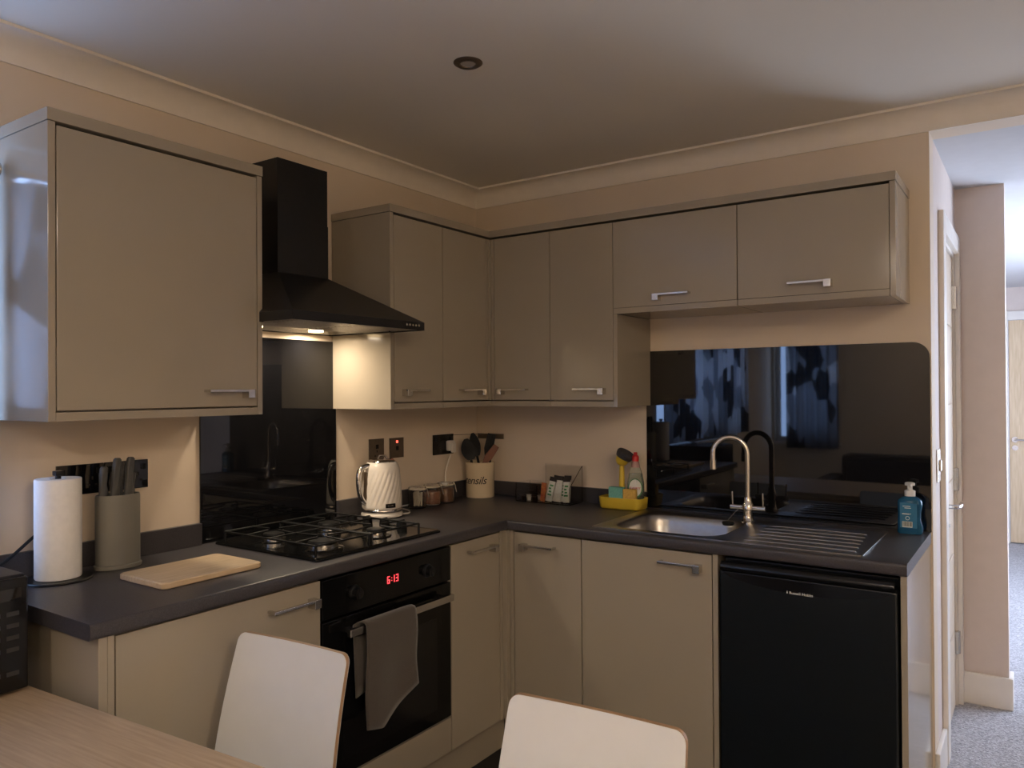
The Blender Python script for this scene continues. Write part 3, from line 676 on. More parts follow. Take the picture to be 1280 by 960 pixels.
k = nb(); tube(k, [tuple(kc + hd*a + Vector((0, 0, z))) for a, z in sm(hp)], 0.0115, 12); obj('handle', k, 'chrome', t, smooth=True)
side = Vector((-hd.y, hd.x, 0))
k = nb(); c0 = kc + hd*0.0765; bx(k, -0.010, 0.010, -0.004, 0.006, 0.065, 0.185, 0.003); xform(k, basis(c0, side, hd, (0, 0, 1))); obj('water_window', k, 'bronze_plate', t)
bd = Vector((0.93, -0.37, 0)).normalized(); bs = Vector((-bd.y, bd.x, 0))
bq = nb(); bx(bq, -0.021, 0.021, -0.0012, 0.0022, -0.0085, 0.0085, 0.001); bo_ = kc + bd*0.081 + Vector((0, 0, 0.052)); xform(bq, basis(bo_, bs, bd, (0, 0, 1))); bg = obj('badge', bq, 'black_gloss', t)
lt = text_bm('Breville', 0.0088, align='CENTER'); xform(lt, basis(bo_+bd*0.0023, bs, (0, 0, 1), bd)); obj('lettering', lt, 'chrome', bg)
k = nb(); tube(k, sm([(KX+0.05, KY+0.071, WT+0.004), (KX+0.055, KY+0.10, WT+0.004), (KX+0.01, KY+0.15, WT+0.004), (0.028, KY+0.20, WT+0.006), (0.03, KY+0.36, WT+0.006), (0.026, -0.29, WT+0.03), (0.024, -0.275, 1.05), (0.03, -0.245, 1.13)], 6), 0.0032, 8); obj('power_cord', k, 'white_plastic', t, smooth=True)
pg = nb(); bx(pg, 0.010, 0.036, -0.256, -0.214, 1.148, 1.196, 0.006); bx(pg, 0.034, 0.046, -0.25, -0.22, 1.14, 1.185, 0.005); pgo = obj('plug', pg, 'white_plastic', t)

# ------------------------------------------------------------------ storage jars
def jar(y, label, fill, fm):
    x = 0.085; t = thing('storage_jar', label, 'jar', (x, y, WT), group='clip-top jars beside the kettle')
    k = nb(); lathe(k, [(0, 0.0), (0.036, 0.0), (0.040, 0.005), (0.040, 0.066), (0.035, 0.074), (0.035, 0.080), (0.0325, 0.080), (0.0325, 0.074), (0.0375, 0.065), (0.0375, 0.007), (0, 0.005)], 28, (x, y, WT)); obj('glass', k, 'glass', t, smooth=True, angle=1.0)
    k = nb(); lathe(k, [(0, 0.082), (0.037, 0.082), (0.039, 0.086), (0.037, 0.091), (0.02, 0.094), (0, 0.094)], 28, (x, y, WT)); obj('lid', k, 'glass', t, smooth=True, angle=1.0)
    k = nb(); lathe(k, [(0.0355, 0.0805), (0.038, 0.0805), (0.038, 0.0825), (0.0355, 0.0825), (0.0355, 0.0805)], 28, (x, y, WT)); obj('rubber_seal', k, 'sugar_stick', t)
    k = nb(); f = Vector((0.75, 0.66, 0)); s_ = Vector((-0.66, 0.75, 0)); c = Vector((x, y, WT))
    ring = [c + Vector((0.0365*math.cos(2*PI*i/24), 0.0365*math.sin(2*PI*i/24), 0.0775)) for i in range(25)]; tube(k, ring, 0.0013, 6, caps=False)
    for q in (-1, 1):
        tube(k, [c+f*0.036+s_*0.012*q+Vector((0, 0, 0.094)), c+f*0.044+s_*0.012*q+Vector((0, 0, 0.078)), c+f*0.050+s_*0.011*q+Vector((0, 0, 0.048))], 0.0014, 6)
    tube(k, [c+f*0.050-s_*0.011+Vector((0, 0, 0.048)), c+f*0.050+s_*0.011+Vector((0, 0, 0.048))], 0.0014, 6)
    obj('wire_clip', k, 'nickel', t, smooth=True)
    if fill: k = nb(); lathe(k, [(0, 0.0055), (0.0365, 0.0075), (0.0370, fill), (0.02, fill+0.003), (0, fill+0.002)], 24, (x, y, WT)); obj('contents', k, fm, t, smooth=True)
    return t
j0 = jar(-0.545, 'clip-top glass jar holding pale paper sticks, next to the kettle', 0, None)
for i in range(9):
    a = i*2.4; rr = 0.007+0.012*(i % 3)/2; k = nb(); tube(k, [(0.085+rr*math.cos(a), -0.545+rr*math.sin(a), WT+0.012), (0.085+rr*1.15*math.cos(a+0.7), -0.545+rr*1.15*math.sin(a+0.7), WT+0.066+0.002*(i % 4))], 0.0042, 6)
    tag(obj('paper_stick', k, 'sugar_stick'), 'pale paper sugar stick inside the clip-top jar', 'sachet', 'sugar sticks in jar')
jar(-0.446, 'clip-top glass jar of pale brown powder between the other two jars', 0.060, 'cocoa')
jar(-0.352, 'clip-top glass jar of dark brown granules nearest the crock', 0.066, 'coffee')

# ------------------------------------------------------------------ utensil crock and utensils
UX, UY = 0.104, -0.112
t = thing('utensil_crock', 'cream ceramic utensil crock with script lettering in the corner', 'crock', (UX, UY, WT))
k = nb(); lathe(k, [(0, 0.0), (0.066, 0.0), (0.068, 0.004), (0.068, 0.158), (0.070, 0.161), (0.070, 0.165), (0.067, 0.167), (0.063, 0.165), (0.063, 0.008), (0, 0.006)], 48, (UX, UY, WT)); obj('body', k, 'cream_ceramic', t, smooth=True, angle=0.9)
lt = text_bm('utensils', 0.052, shear=0.32, align='CENTER', spacing=0.92)
bmesh.ops.subdivide_edges(lt, edges=lt.edges, cuts=1)
a0 = -1.56   # lettering turned towards the hob
hw = max(v.co.x for v in lt.verts); lt_s = 0.076/hw
for v in lt.verts:
    a = a0 + v.co.x*lt_s/0.068; rr = 0.0685 + (0.0004 if v.co.z > 0 else 0); z = v.co.y
    v.co = Vector((UX+rr*math.cos(a), UY+rr*math.sin(a), WT+0.082+z))
obj('lettering', lt, 'black_ink', t)
def utensil(name, label, base, tip, head, m, r=0.006):
    """handle from base inside crock to where the head starts; head(bm, frame)"""
    b = nb(); p, q = Vector(base), Vector(tip); d = (q-p).normalized()
    tube(b, [p, p+(q-p)*0.5, q], r, 8)
    f = Vector((0.69, -0.72, 0)); f = (f - d*f.dot(d)).normalized(); s_ = d.cross(f)
    hb_ = nb(); head(hb_); xform(hb_, basis(q, s_, f, d)); me = bpy.data.meshes.new('tmp'); hb_.to_mesh(me); hb_.free(); b.from_mesh(me); bpy.data.meshes.remove(me)
    tag(obj(name, b, m, smooth=True, angle=0.8), label, 'utensil')
def spoon_head(w_, h_):
    def f(b):
        n = 9; loops = []
        for i in range(n):
            u = i/(n-1); z = -0.01 + h_*u; hw = max(0.004, w_*math.sin(PI*min(1, 0.10+0.86*u))**0.7); th = 0.004
            loops.append([(hw*math.cos(2*PI*k/16), 0.012*math.cos(u*PI)*0.6 + th*math.sin(2*PI*k/16) + 0.006*(math.cos(2*PI*k/16)**2), z) for k in range(16)])
        loft(b, loops)
    return f
def flat_head(w0, w1, h_, slots=0):
    def f(b):
        loops = []
        for u, ww in ((0, 0.006), (0.2, w0*0.7), (0.4, w0), (0.95, w1), (1, w1*0.92)):
            loops.append([(-ww, -0.002, -0.01+h_*u), (ww, -0.002, -0.01+h_*u), (ww, 0.002, -0.01+h_*u), (-ww, 0.002, -0.01+h_*u)])
        loft(b, loops)
        for k in range(slots): bx(b, -w0*0.5+k*w0*0.5-0.002, -w0*0.5+k*w0*0.5+0.002, 0.002, 0.0035, h_*0.45, h_*0.85)
    return f
utensil('serving_spoon', 'black nylon solid spoon leaning left in crock, nearer the sink wall', (UX+0.01, UY+0.02, WT+0.02), (UX-0.035, UY+0.02, WT+0.20), spoon_head(0.026, 0.115), 'black_plastic')
utensil('ladle', 'black nylon ladle with wide round bowl leaning left in crock', (UX+0.01, UY-0.02, WT+0.02), (UX-0.036, UY-0.028, WT+0.185), spoon_head(0.036, 0.105), 'black_plastic')
utensil('spatula', 'black nylon slotted turner standing tall in crock', (UX+0.0, UY-0.005, WT+0.02), (UX+0.038, UY+0.004, WT+0.19), flat_head(0.022, 0.02, 0.125, 3), 'black_plastic')
utensil('pasta_fork', 'black nylon narrow server behind the brown spatula', (UX+0.02, UY+0.045, WT+0.02), (UX+0.040, UY+0.028, WT+0.19), flat_head(0.012, 0.015, 0.12, 0), 'black_plastic')
utensil('spatula', 'reddish brown silicone spatula leaning right in crock', (UX+0.02, UY-0.04, WT+0.02), (UX+0.044, UY-0.026, WT+0.165), lambda b: xform(flat_head(0.019, 0.015, 0.11)(b) or b, Matrix.Rotation(0.45, 4, 'Y')), 'brown_silicone')
tag(obj('wall_strip', box(0.012, 0.166, -0.007, -0.001, 1.194, 1.219, bev=0.001), 'bronze_plate'), 'small metal strip fixed to the wall behind the utensils', 'wall plate')
k = nb(); tube(k, sm([(0.004, -0.193, 1.219), (0.004, -0.10, 1.217), (0.005, -0.004, 1.214), (0.012, -0.003, 1.213)], 4), 0.0012, 6); tag(obj('wall_wire', k, 'black_plastic', smooth=True), 'thin dark wire along the wall from socket to metal strip', 'wire')

# ------------------------------------------------------------------ sachet holder
t = thing('sachet_holder', 'clear acrylic drinks sachet holder on worktop by the sink wall', 'holder', (0.47, -0.09, WT))
A = 0.0025; x0, x1, y0, y1 = 0.335, 0.620, -0.150, -0.030
obj('base', box(x0, x1, y0, y1, WT+0.0005, WT+0.0035), 'acrylic', t)
obj('front_panel', box(x0, x1, y0, y0+A, WT+0.004, WT+0.055), 'acrylic', t)
obj('back_panel', box(0.425, 0.640, y1-A, y1, WT+0.004, WT+0.168), 'acrylic', t)
obj('side_panel', box(x0, x0+A, y0+A, y1-A, WT+0.004, WT+0.085), 'acrylic', t)
obj('side_panel', prism(nb(), [(y0+A, WT+0.004), (y1-A, WT+0.004), (y1-A, WT+0.165), (y0+A, WT+0.075)], 'x', x1-A, x1), 'acrylic', t)
obj('divider', box(0.448, 0.448+A, y0+A, y1-A, WT+0.004, WT+0.08), 'acrylic', t)
obj('back_panel', box(x0+A, 0.424, y1-A, y1, WT+0.004, WT+0.085), 'acrylic', t)
for i in range(7):
    xx = 0.498+0.0155*i; yy_ = -0.126+0.014*(i % 3); ti = -0.24+0.055*i
    r_ = thing('sachet', ['white and green', 'plain white'][i % 2] + ' drink sachet with dark top, ' + ['first', 'second', 'third', 'fourth', 'fifth', 'sixth', 'seventh'][i] + ' from the holder divider', 'sachet', (xx, yy_, WT+0.009), group='drink sachets in the acrylic holder')
    mt = Matrix.Translation((xx, yy_, WT+0.009)) @ Matrix.Rotation(-ti*0.7, 4, 'Y') @ Matrix.Rotation(-0.16, 4, 'X')
    hh = 0.106+0.006*(i % 2)
    obj('packet', xform(loft(nb(), [[(-0.016, -0.0005, 0.0), (0.016, -0.0005, 0.0), (0.016, 0.0005, 0.0), (-0.016, 0.0005, 0.0)], [(-0.015, -0.004, hh*0.3), (0.015, -0.004, hh*0.3), (0.015, 0.004, hh*0.3), (-0.015, 0.004, hh*0.3)], [(-0.015, -0.003, hh*0.8), (0.015, -0.003, hh*0.8), (0.015, 0.003, hh*0.8), (-0.015, 0.003, hh*0.8)], [(-0.016, -0.0005, hh), (0.016, -0.0005, hh), (0.016, 0.0005, hh), (-0.016, 0.0005, hh)]]), mt), 'sachet_white', r_)
    obj('dark_top', xform(box(-0.0165, 0.0165, -0.0036, 0.0036, hh*0.86, hh+0.004), mt), 'black_ink', r_)
    if i % 2 == 0:
        g = nb()
        for q in range(4): bx(g, -0.011+0.003*(q % 2), 0.009-0.004*(q % 3), -0.0048, -0.0036, hh*(0.25+0.13*q), hh*(0.32+0.13*q))
        obj('green_print', xform(g, mt), 'label_green', r_)
for i, xx in enumerate((0.462, 0.474)):
    mt = Matrix.Translation((xx, -0.120+0.02*i, WT+0.005)) @ Matrix.Rotation(0.12, 4, 'Y')
    o = obj('sachet', xform(box(-0.012, 0.012, -0.003, 0.003, 0, 0.085, bev=0.001), mt), ['sachet_orange', 'sachet_cream'][i]); tag(o, ['orange and red snack sachet at the divider of the holder', 'cream coloured sachet behind the orange one'][i], 'sachet')
for i in range(6):
    xx = 0.356+0.030*(i % 3); yy_ = -0.115+0.045*(i//3)
    k = nb(); lathe(k, [(0, 0), (0.009, 0), (0.0115, 0.016), (0.013, 0.017), (0.013, 0.0185), (0, 0.019)], 14, (xx, yy_, WT+0.004)); tag(obj('milk_pot', k, 'white_plastic' if i % 2 else 'drink_dark', smooth=True), ['small dark creamer pot', 'small white milk pot'][i % 2] + ' in the holder, ' + ['front', 'back'][i//3] + ' row, ' + ['at the crock end', 'in the middle', 'against the divider'][i % 3], 'pot', 'milk and creamer pots')

# ------------------------------------------------------------------ washing-up caddy
t = thing('sink_caddy', 'bright yellow plastic washing-up tray on worktop left of the sink', 'tray', (0.85, -0.085, WT))
cc = (0.850, -0.086)
obj('tray', loft(nb(), [rrect(*cc, 0.180, 0.085, 0.02, WT+0.0005), rrect(*cc, 0.194, 0.098, 0.026, WT+0.008), rrect(*cc, 0.202, 0.106, 0.028, WT+0.050), rrect(*cc, 0.196, 0.100, 0.026, WT+0.050), rrect(*cc, 0.186, 0.090, 0.022, WT+0.008)]), 'yellow', t, smooth=True, angle=0.9)
tag(obj('sponge', box(0.800, 0.866, -0.128, -0.100, WT+0.009, WT+0.094, bev=0.003), 'sponge_teal'), 'teal green sponge standing in the yellow tray', 'sponge')
tag(obj('sponge', box(0.8675, 0.925, -0.130, -0.103, WT+0.009, WT+0.089, bev=0.006), 'sponge_yellow'), 'mustard yellow sponge standing in the yellow tray', 'sponge')
t = thing('dish_brush', 'yellow dish brush with dark bristles standing in the yellow tray', 'brush', (0.835, -0.075, WT+0.009))
k = nb(); tube(k, [(0.840, -0.075, WT+0.009), (0.839, -0.075, WT+0.06), (0.838, -0.074, WT+0.12), (0.838, -0.074, WT+0.19)], 0.01, 14, rads=[0.013, 0.0135, 0.012, 0.010]); obj('handle', k, 'yellow', t, smooth=True)
hm = basis((0.841, -0.076, WT+0.207), (0.84, 0.1, -0.53), (0, 1, 0), (0.53, 0, 0.85))
k = nb(); lathe(k, [(0, -0.027), (0.014, -0.024), (0.024, -0.014), (0.028, 0.0), (0.030, 0.010), (0, 0.011)], 24); xform(k, hm); obj('head', k, 'yellow', t, smooth=True)
k = nb(); lathe(k, [(0, 0.011), (0.033, 0.011), (0.037, 0.022), (0.038, 0.034), (0.034, 0.040), (0, 0.040)], 36, rfun=lambda a, z: 1+0.03*math.sin(18*a)); xform(k, hm); obj('bristles', k, 'bristle', t, smooth=True)
# washing-up liquid
t = thing('washing_up_bottle', 'clear washing-up liquid bottle with red cap behind the yellow sponge', 'bottle', (0.912, -0.068, WT+0.009))
def oval(cx, cy, a, c_, z, n=28, rot=0.0):
    return [(cx+a*math.cos(2*PI*i/n)*math.cos(rot)-c_*math.sin(2*PI*i/n)*math.sin(rot), cy+a*math.cos(2*PI*i/n)*math.sin(rot)+c_*math.sin(2*PI*i/n)*math.cos(rot), z) for i in range(n)]
bxx, byy, zb = 0.901, -0.071, WT+0.0095
pro = [(0.028, 0.016, 0), (0.034, 0.019, 0.006), (0.037, 0.021, 0.06), (0.036, 0.021, 0.10), (0.029, 0.019, 0.14), (0.019, 0.016, 0.17), (0.015, 0.0145, 0.185)]
obj('body', loft(nb(), [oval(bxx, byy, a, c_, zb+z, rot=0.35) for a, c_, z in pro]), 'clear_plastic', t, smooth=True, angle=1.0)
obj('liquid', loft(nb(), [oval(bxx, byy, a-0.003, c_-0.003, zb+z+0.002, rot=0.35) for a, c_, z in pro[:5]]), 'clear_plastic', t, smooth=True, angle=1.0)
obj('collar', loft(nb(), [oval(bxx, byy, a, c_, zb+z) for a, c_, z in ((0.0205, 0.0175, 0.168), (0.016, 0.0155, 0.188), (0.013, 0.013, 0.194))]), 'pink_liquid', t, smooth=True)
k = nb(); lathe(k, [(0, 0.1945), (0.0145, 0.1945), (0.015, 0.212), (0.012, 0.218), (0.008, 0.220), (0.0075, 0.232), (0, 0.233)], 20, (bxx, byy, zb)); obj('cap', k, 'red_cap', t, smooth=True, angle=0.7)
fs = Vector((math.cos(0.35), math.sin(0.35), 0)); fn = Vector((math.sin(0.35), -math.cos(0.35), 0))
def disc(a, c_, d, z, m, nm, par, shift=0.0):
    b = nb(); o_ = Vector((bxx, byy, zb+z)) + fn*d + fs*shift; loft(b, [[tuple(o_ + fs*a*math.cos(2*PI*i/28) + Vector((0, 0, c_*math.sin(2*PI*i/28))) + fn*e - fn*0.012*(math.cos(2*PI*i/28)**2)*(a/0.03)**2) for i in range(28)] for e in (0, 0.0008)]); return obj(nm, b, m, par)
lab = disc(0.030, 0.042, 0.0235, 0.080, 'label_green', 'label', t)
disc(0.026, 0.037, 0.0248, 0.082, 'label_white', 'label_field', lab)
lt = text_bm('FAIRY', 0.0175, align='CENTER', ext=0.0006); xform(lt, basis(Vector((bxx, byy, zb+0.080))+fn*0.0258, fs, (0, 0, 1), fn)); obj('lettering', lt, 'label_red', lab)

# ------------------------------------------------------------------ hand soap
SX, SY = 1.948, -0.062
t = thing('soap_bottle', 'blue hand soap pump bottle at the worktop end by the wall edge', 'bottle', (SX, SY, WT))
def soap_loops(g=0.0):
    L = []
    for z, c_, a in ((0.0, 0.0, 0.036), (0.005, 0.0, 0.040), (0.02, 0.001, 0.040), (0.05, -0.002, 0.036), (0.075, -0.0015, 0.036), (0.10, 0.0, 0.039), (0.115, 0.0, 0.037), (0.125, 0.0, 0.027), (0.13, 0, 0.016)):
        if g and z > 0.118: break
        L.append([(SX+c_+x, SY+y, WT+0.0008+z+g*0.6) for x, y, _ in rrect(0, 0, 2*(a-g), 2*(0.024 if z < 0.12 else 0.018)-2*g, min(0.014, a*0.8, 0.015), 0)])
    return L
obj('body', loft(nb(), soap_loops()), 'blue_liquid', t, smooth=True, angle=0.9)
k = nb(); lathe(k, [(0, 0.131), (0.0175, 0.131), (0.0175, 0.149), (0.012, 0.152), (0.0085, 0.153), (0.0085, 0.166), (0.016, 0.168), (0.0165, 0.176), (0.010, 0.179), (0, 0.179)], 24, (SX, SY, WT)); pu = obj('pump', k, 'pump_white', t, smooth=True, angle=0.7)
k = nb(); tube(k, [(SX, SY, WT+0.173), (SX+0.004, SY-0.026, WT+0.172), (SX+0.005, SY-0.036, WT+0.166)], 0.005, 8); obj('nozzle', k, 'pump_white', pu, smooth=True)
lb = obj('label', box(SX-0.029, SX+0.024, SY-0.0256, SY-0.0243, WT+0.022, WT+0.108), 'blue_label', t)
k = nb()
for z, a, c_ in ((0.096, -0.020, 0.004), (0.090, -0.014, 0.006), (0.070, -0.022, 0.006), (0.0685, -0.022, 0.000)): bx(k, SX+a, SX+c_, SY-0.0262, SY-0.0256, WT+z, WT+z+0.002)
obj('print', k, 'label_white', lb)
k = nb(); bx(k, SX-0.022, SX+0.010, SY-0.0261, SY-0.0256, WT+0.024, WT+0.044); bp_ = obj('barcode_field', k, 'label_white', lb)
k = nb()
for i in range(10): bx(k, SX-0.020+i*0.003, SX-0.0188+i*0.003+(i % 3)*0.0004, SY-0.0265, SY-0.0261, WT+0.027, WT+0.043)
obj('barcode', k, 'black_ink', bp_)
k = nb(); tube(k, [(SX-0.005+0.006*math.cos(2*PI*i/16), SY-0.026, WT+0.056+0.006*math.sin(2*PI*i/16)) for i in range(17)], 0.0009, 6, caps=False); obj('print', k, 'label_white', lb)

# ------------------------------------------------------------------ kitchen roll, knife block, board
t = thing('kitchen_roll_holder', 'black kitchen roll stand with round base on worktop', 'holder', (0.105, -2.042, WT))
k = nb(); lathe(k, [(0, 0.0), (0.084, 0.0), (0.085, 0.003), (0.083, 0.006), (0, 0.007)], 40, (0.105, -2.042, WT)); obj('base', k, 'black_satin', t, smooth=True, angle=0.8)
k = nb(); tube(k, [(0.105, -2.042, WT+0.006), (0.105, -2.042, WT+0.292)], 0.0075, 14); bx(k, 0.094, 0.116, -2.053, -2.031, WT+0.284, WT+0.298, 0.003); obj('pole', k, 'black_satin', t, smooth=True)
k = nb(); lathe(k, [(0.020, 0.0075), (0.056, 0.0075), (0.0575, 0.011), (0.0575, 0.274), (0.056, 0.277), (0.020, 0.277), (0.020, 0.0075)], 48, (0.105, -2.042, WT)); kr = obj('paper_roll', k, 'paper', smooth=True, angle=0.8); tag(kr, 'white roll of kitchen paper on the black stand', 'kitchen roll')
t = thing('knife_block', 'oval grey knife block between kitchen roll and cutting board', 'knife block', (0.095, -1.871, WT))
obj('body', loft(nb(), [oval(0.095, -1.871, a, c_, WT+z, 40, rot=PI/2-0.08) for a, c_, z in ((0.064, 0.046, 0.0005), (0.066, 0.048, 0.003), (0.066, 0.048, 0.012), (0.062, 0.044, 0.014), (0.062, 0.044, 0.208), (0.060, 0.042, 0.214), (0.056, 0.038, 0.214), (0.056, 0.038, 0.200))]), 'grey_block', t, smooth=True, angle=0.6)
for i, (y, x, tl, h_, lb) in enumerate(((-1.915, 0.100, -0.02, 0.085, 'short straight grey knife handle at the kitchen roll end of the block'), (-1.886, 0.105, 0.05, 0.108, 'long grey knife handle, tallest in the middle of the block'), (-1.862, 0.080, 0.04, 0.095, 'grey knife handle set back between two taller ones'), (-1.845, 0.105, 0.04, 0.108, 'long grey knife handle nearest the cutting board'), (-1.826, 0.080, 0.05, 0.06, 'small grey knife handle at the board end of the block'))):
    t2 = thing('knife', lb, 'knife', (x, y, WT+0.12))
    mt = Matrix.Translation((x, y, WT+0.2015)) @ Matrix.Rotation(-tl, 4, 'X')
    k = loft(nb(), [[(a_*q[0], b_*q[1]+o_, z) for q in ((1, -0.7), (1, 0.7), (0.6, 1), (-0.6, 1), (-1, 0.7), (-1, -0.7), (-0.6, -1), (0.6, -1))] for a_, b_, o_, z in ((0.008, 0.012, 0, 0.004), (0.008, 0.0115, 0.0, 0.02), (0.008, 0.009, -0.001, h_*0.5), (0.0085, 0.0105, 0.001, h_*0.85), (0.008, 0.010, 0.003, h_+0.006), (0.006, 0.006, 0.003, h_+0.011))])
    obj('handle', xform(k, mt), 'knife_grey', t2, smooth=True, angle=0.8)
    obj('blade', xform(box(-0.0008, 0.0008, -0.010, 0.010, -0.08, 0.004), mt), 'nickel', t2)
bb = loft(nb(), [rrect(0.350, -1.796, w_, h_, 0.016, WT+z) for w_, h_, z in ((0.214, 0.306, 0.0005), (0.218, 0.310, 0.003), (0.218, 0.310, 0.014), (0.212, 0.304, 0.017))])
tag(obj('cutting_board', bb, 'board_wood', smooth=True, angle=0.6), 'pale wooden rectangular cutting board lying on worktop left of the hob', 'cutting board')

# ------------------------------------------------------------------ sockets
def plate(name, label, y0, y1, z0, z1, m, cat='socket', sw=1, group=None, rz=0.0):
    t = thing(name, label, cat, (0, (y0+y1)/2, z0), group=group)
    obj('face_plate', box(0.0012, 0.008, y0, y1, z0, z1, bev=0.0015), m, t)
    n = sw
    for i in range(n):
        c = y0 + (y1-y0)*(i+0.5)/n
        obj('rocker', box(0.008, 0.0115, c-0.007+(0.018 if n > 1 and i else (-0.018 if n > 1 else 0)), c+0.007+(0.018 if n > 1 and i else (-0.018 if n > 1 else 0)), z1-0.030-rz, z1-0.012-rz, bev=0.001), 'black_plastic', t)
    return t
def pins(t, c, zc):
    for (dy, dz, w_, h_) in ((0, 0.011, 0.0025, 0.005), (-0.011, -0.008, 0.004, 0.0025), (0.011, -0.008, 0.004, 0.0025)):
        obj('pin_hole', box(0.0078, 0.0088, c+dy-w_, c+dy+w_, zc+dz-h_, zc+dz+h_), 'gap', t)
t = plate('double_socket', 'black glass double socket partly hidden behind the kitchen roll', -2.001, -1.866, 1.136, 1.224, 'black_glass', sw=2)
for c in (-1.967, -1.90): pins(t, c, 1.170)
t = plate('double_socket', 'black glass double socket behind the knife handles', -1.863, -1.727, 1.136, 1.224, 'black_glass', sw=2)
for c in (-1.829, -1.761): pins(t, c, 1.170)
t = plate('cooker_switch', 'dark metal wall socket plate without light above the kettle', -0.755, -0.668, 1.144, 1.230, 'bronze_plate', 'socket', 1, rz=0.012); pins(t, -0.7115, 1.166)
t = plate('cooker_switch', 'dark metal switch plate with glowing red neon above the kettle', -0.630, -0.545, 1.141, 1.228, 'bronze_plate', 'switch', 1, rz=0.024)
obj('neon', box(0.008, 0.0105, -0.5935, -0.5835, 1.206, 1.216, bev=0.001), 'red_neon', t)
t = plate('double_socket', 'black double socket with a white plug near the corner', -0.342, -0.195, 1.132, 1.226, 'black_gloss', sw=2); pins(t, -0.305, 1.170)

# ------------------------------------------------------------------ microwave, its cable, dining table
t = thing('microwave', 'black microwave oven standing on the wooden table by the worktop end', 'microwave', (0.21, -2.47, 0.75))
obj('body', box(0.03, 0.385, -2.70, -2.246, 0.758, 1.018, bev=0.004), 'black_satin', t)
obj('door', box(0.386, 0.404, -2.698, -2.345, 0.760, 1.014, bev=0.003), 'black_glass', t)
mp_ = obj('control_panel', box(0.386, 0.404, -2.342, -2.248, 0.760, 1.014, bev=0.003), 'black_gloss', t)
obj('display', box(0.404, 0.4048, -2.33, -2.262, 0.965, 0.992), 'black_glass', mp_)
for r in range(5):
    for c_ in range(2):
        z = 0.935-0.027*r if r < 4 else 0.80; y = -2.318+0.038*c_
        obj('button', box(0.404, 0.4052, y-0.013, y+0.013, z-0.005, z+0.005, bev=0.0004), 'icon_grey', mp_)
for x in (0.06, 0.35):
    for y in (-2.67, -2.28): obj('foot', lathe(nb(), [(0, 0), (0.012, 0), (0.012, 0.008), (0, 0.008)], 12, (x, y, 0.7502)), 'black_plastic', t)
k = nb(); tube(k, sm([(0.034, -1.985, 1.115), (0.03, -2.01, 1.085), (0.028, -2.06, 1.045), (0.07, -2.15, 0.995), (0.10, -2.215, 0.965), (0.11, -2.238, 0.93), (0.11, -2.242, 0.89)], 5), 0.0045, 8); bx(k, 0.0085, 0.036, -2.005, -1.965, 1.10, 1.15, 0.005)
tag(obj('power_cable', k, 'black_plastic', smooth=True, angle=0.8), 'black power cable running from wall socket to the microwave', 'cable')
TR = 0.071
t = thing('dining_table', 'oak-effect dining table in front of the kitchen units', 'table', (0.06, -2.252, 0.0), TR)
obj('table_top', loft(nb(), [rrect(1.005, -0.40, w_, h_, 0.02, z) for w_, h_, z in ((1.97, 0.79, 0.722), (1.98, 0.80, 0.725), (1.98, 0.80, 0.747), (1.974, 0.794, 0.75))]), 'table_wood', t, local=True, smooth=True, angle=0.6)
for (x, y) in ((0.07, -0.06), (1.94, -0.06), (0.07, -0.74), (1.94, -0.74)): obj('leg', box(x-0.03, x+0.03, y-0.03, y+0.03, 0.0, 0.7215, bev=0.003), 'table_wood', t, local=True)
b = nb(); bx(b, 0.105, 1.905, -0.045, -0.025, 0.64, 0.7215); bx(b, 0.105, 1.905, -0.775, -0.755, 0.64, 0.7215); obj('apron', b, 'table_wood', t, local=True)
# chairs: origin at the middle of the backrest top line on the floor, local -y faces the table
def make_chair(loc, rot, label):
    t = thing('dining_chair', label, 'chair', loc, rot, group='white dining chairs at the table')
    nseg = 10; tilt = 0.22
    def sheet(w0, w1, z0, z1, thick, off):
        loops = []
        r = 0.022
        for z in [z0+(z1-r-z0)*i/nseg for i in range(nseg)] + [z1-r+r*math.sin(PI/2*i/7) for i in range(8)]:
            u = (z-z0)/(z1-z0); hw = w0 + (w1-w0)*u
            if z > z1-r: hw -= r*(1-math.sqrt(max(0, 1-((z-z1+r)/r)**2)))
            yy_ = (z-z1)*tilt - 0.010*math.sin(PI*u)
            front = [(hw*s_, yy_+off-thick/2-0.018*(1-(s_)**2)*0-0.006*(s_**2), z) for s_ in (-1, -0.6, -0.2, 0.2, 0.6, 1)]
            back = [(x, y+thick, z) for x, y, z in reversed(front)]
            loops.append(front+back)
        return loft(nb(), loops)
    obj('backrest_core', sheet(0.196, 0.180, 0.44, 0.832, 0.009, 0), 'ply_edge', t, local=True, smooth=True, angle=0.6)
    obj('backrest_face', sheet(0.1953, 0.1793, 0.442, 0.8313, 0.0012, -0.0054), 'chair_white', t, local=True, smooth=True, angle=0.6)
    obj('backrest_face', sheet(0.1953, 0.1793, 0.442, 0.8313, 0.0012, 0.0054), 'chair_white', t, local=True, smooth=True, angle=0.6)
    obj('seat', loft(nb(), [rrect(0, -0.30, w_, h_, 0.05, z) for w_, h_, z in ((0.40, 0.40, 0.430), (0.404, 0.404, 0.433), (0.404, 0.404, 0.441), (0.40, 0.40, 0.444))]), 'ply_edge', t, local=True, smooth=True, angle=0.6)
    obj('seat_face', loft(nb(), [rrect(0, -0.30, w_, h_, 0.05, z) for w_, h_, z in ((0.402, 0.402, 0.4442), (0.40, 0.40, 0.446))]), 'chair_white', t, local=True)
    for sx in (-1, 1):
        for (ya, yb) in ((-0.16, -0.09), (-0.44, -0.48)):
            obj('leg', tube(nb(), [(sx*0.15, ya, 0.4298), (sx*0.185, yb, 0.0)], 0.011, 12), 'chrome', t, local=True, smooth=True)
    return t
make_chair((0.838, -1.842, 0), TR, 'white laminate dining chair with plywood edge in front of the oven')
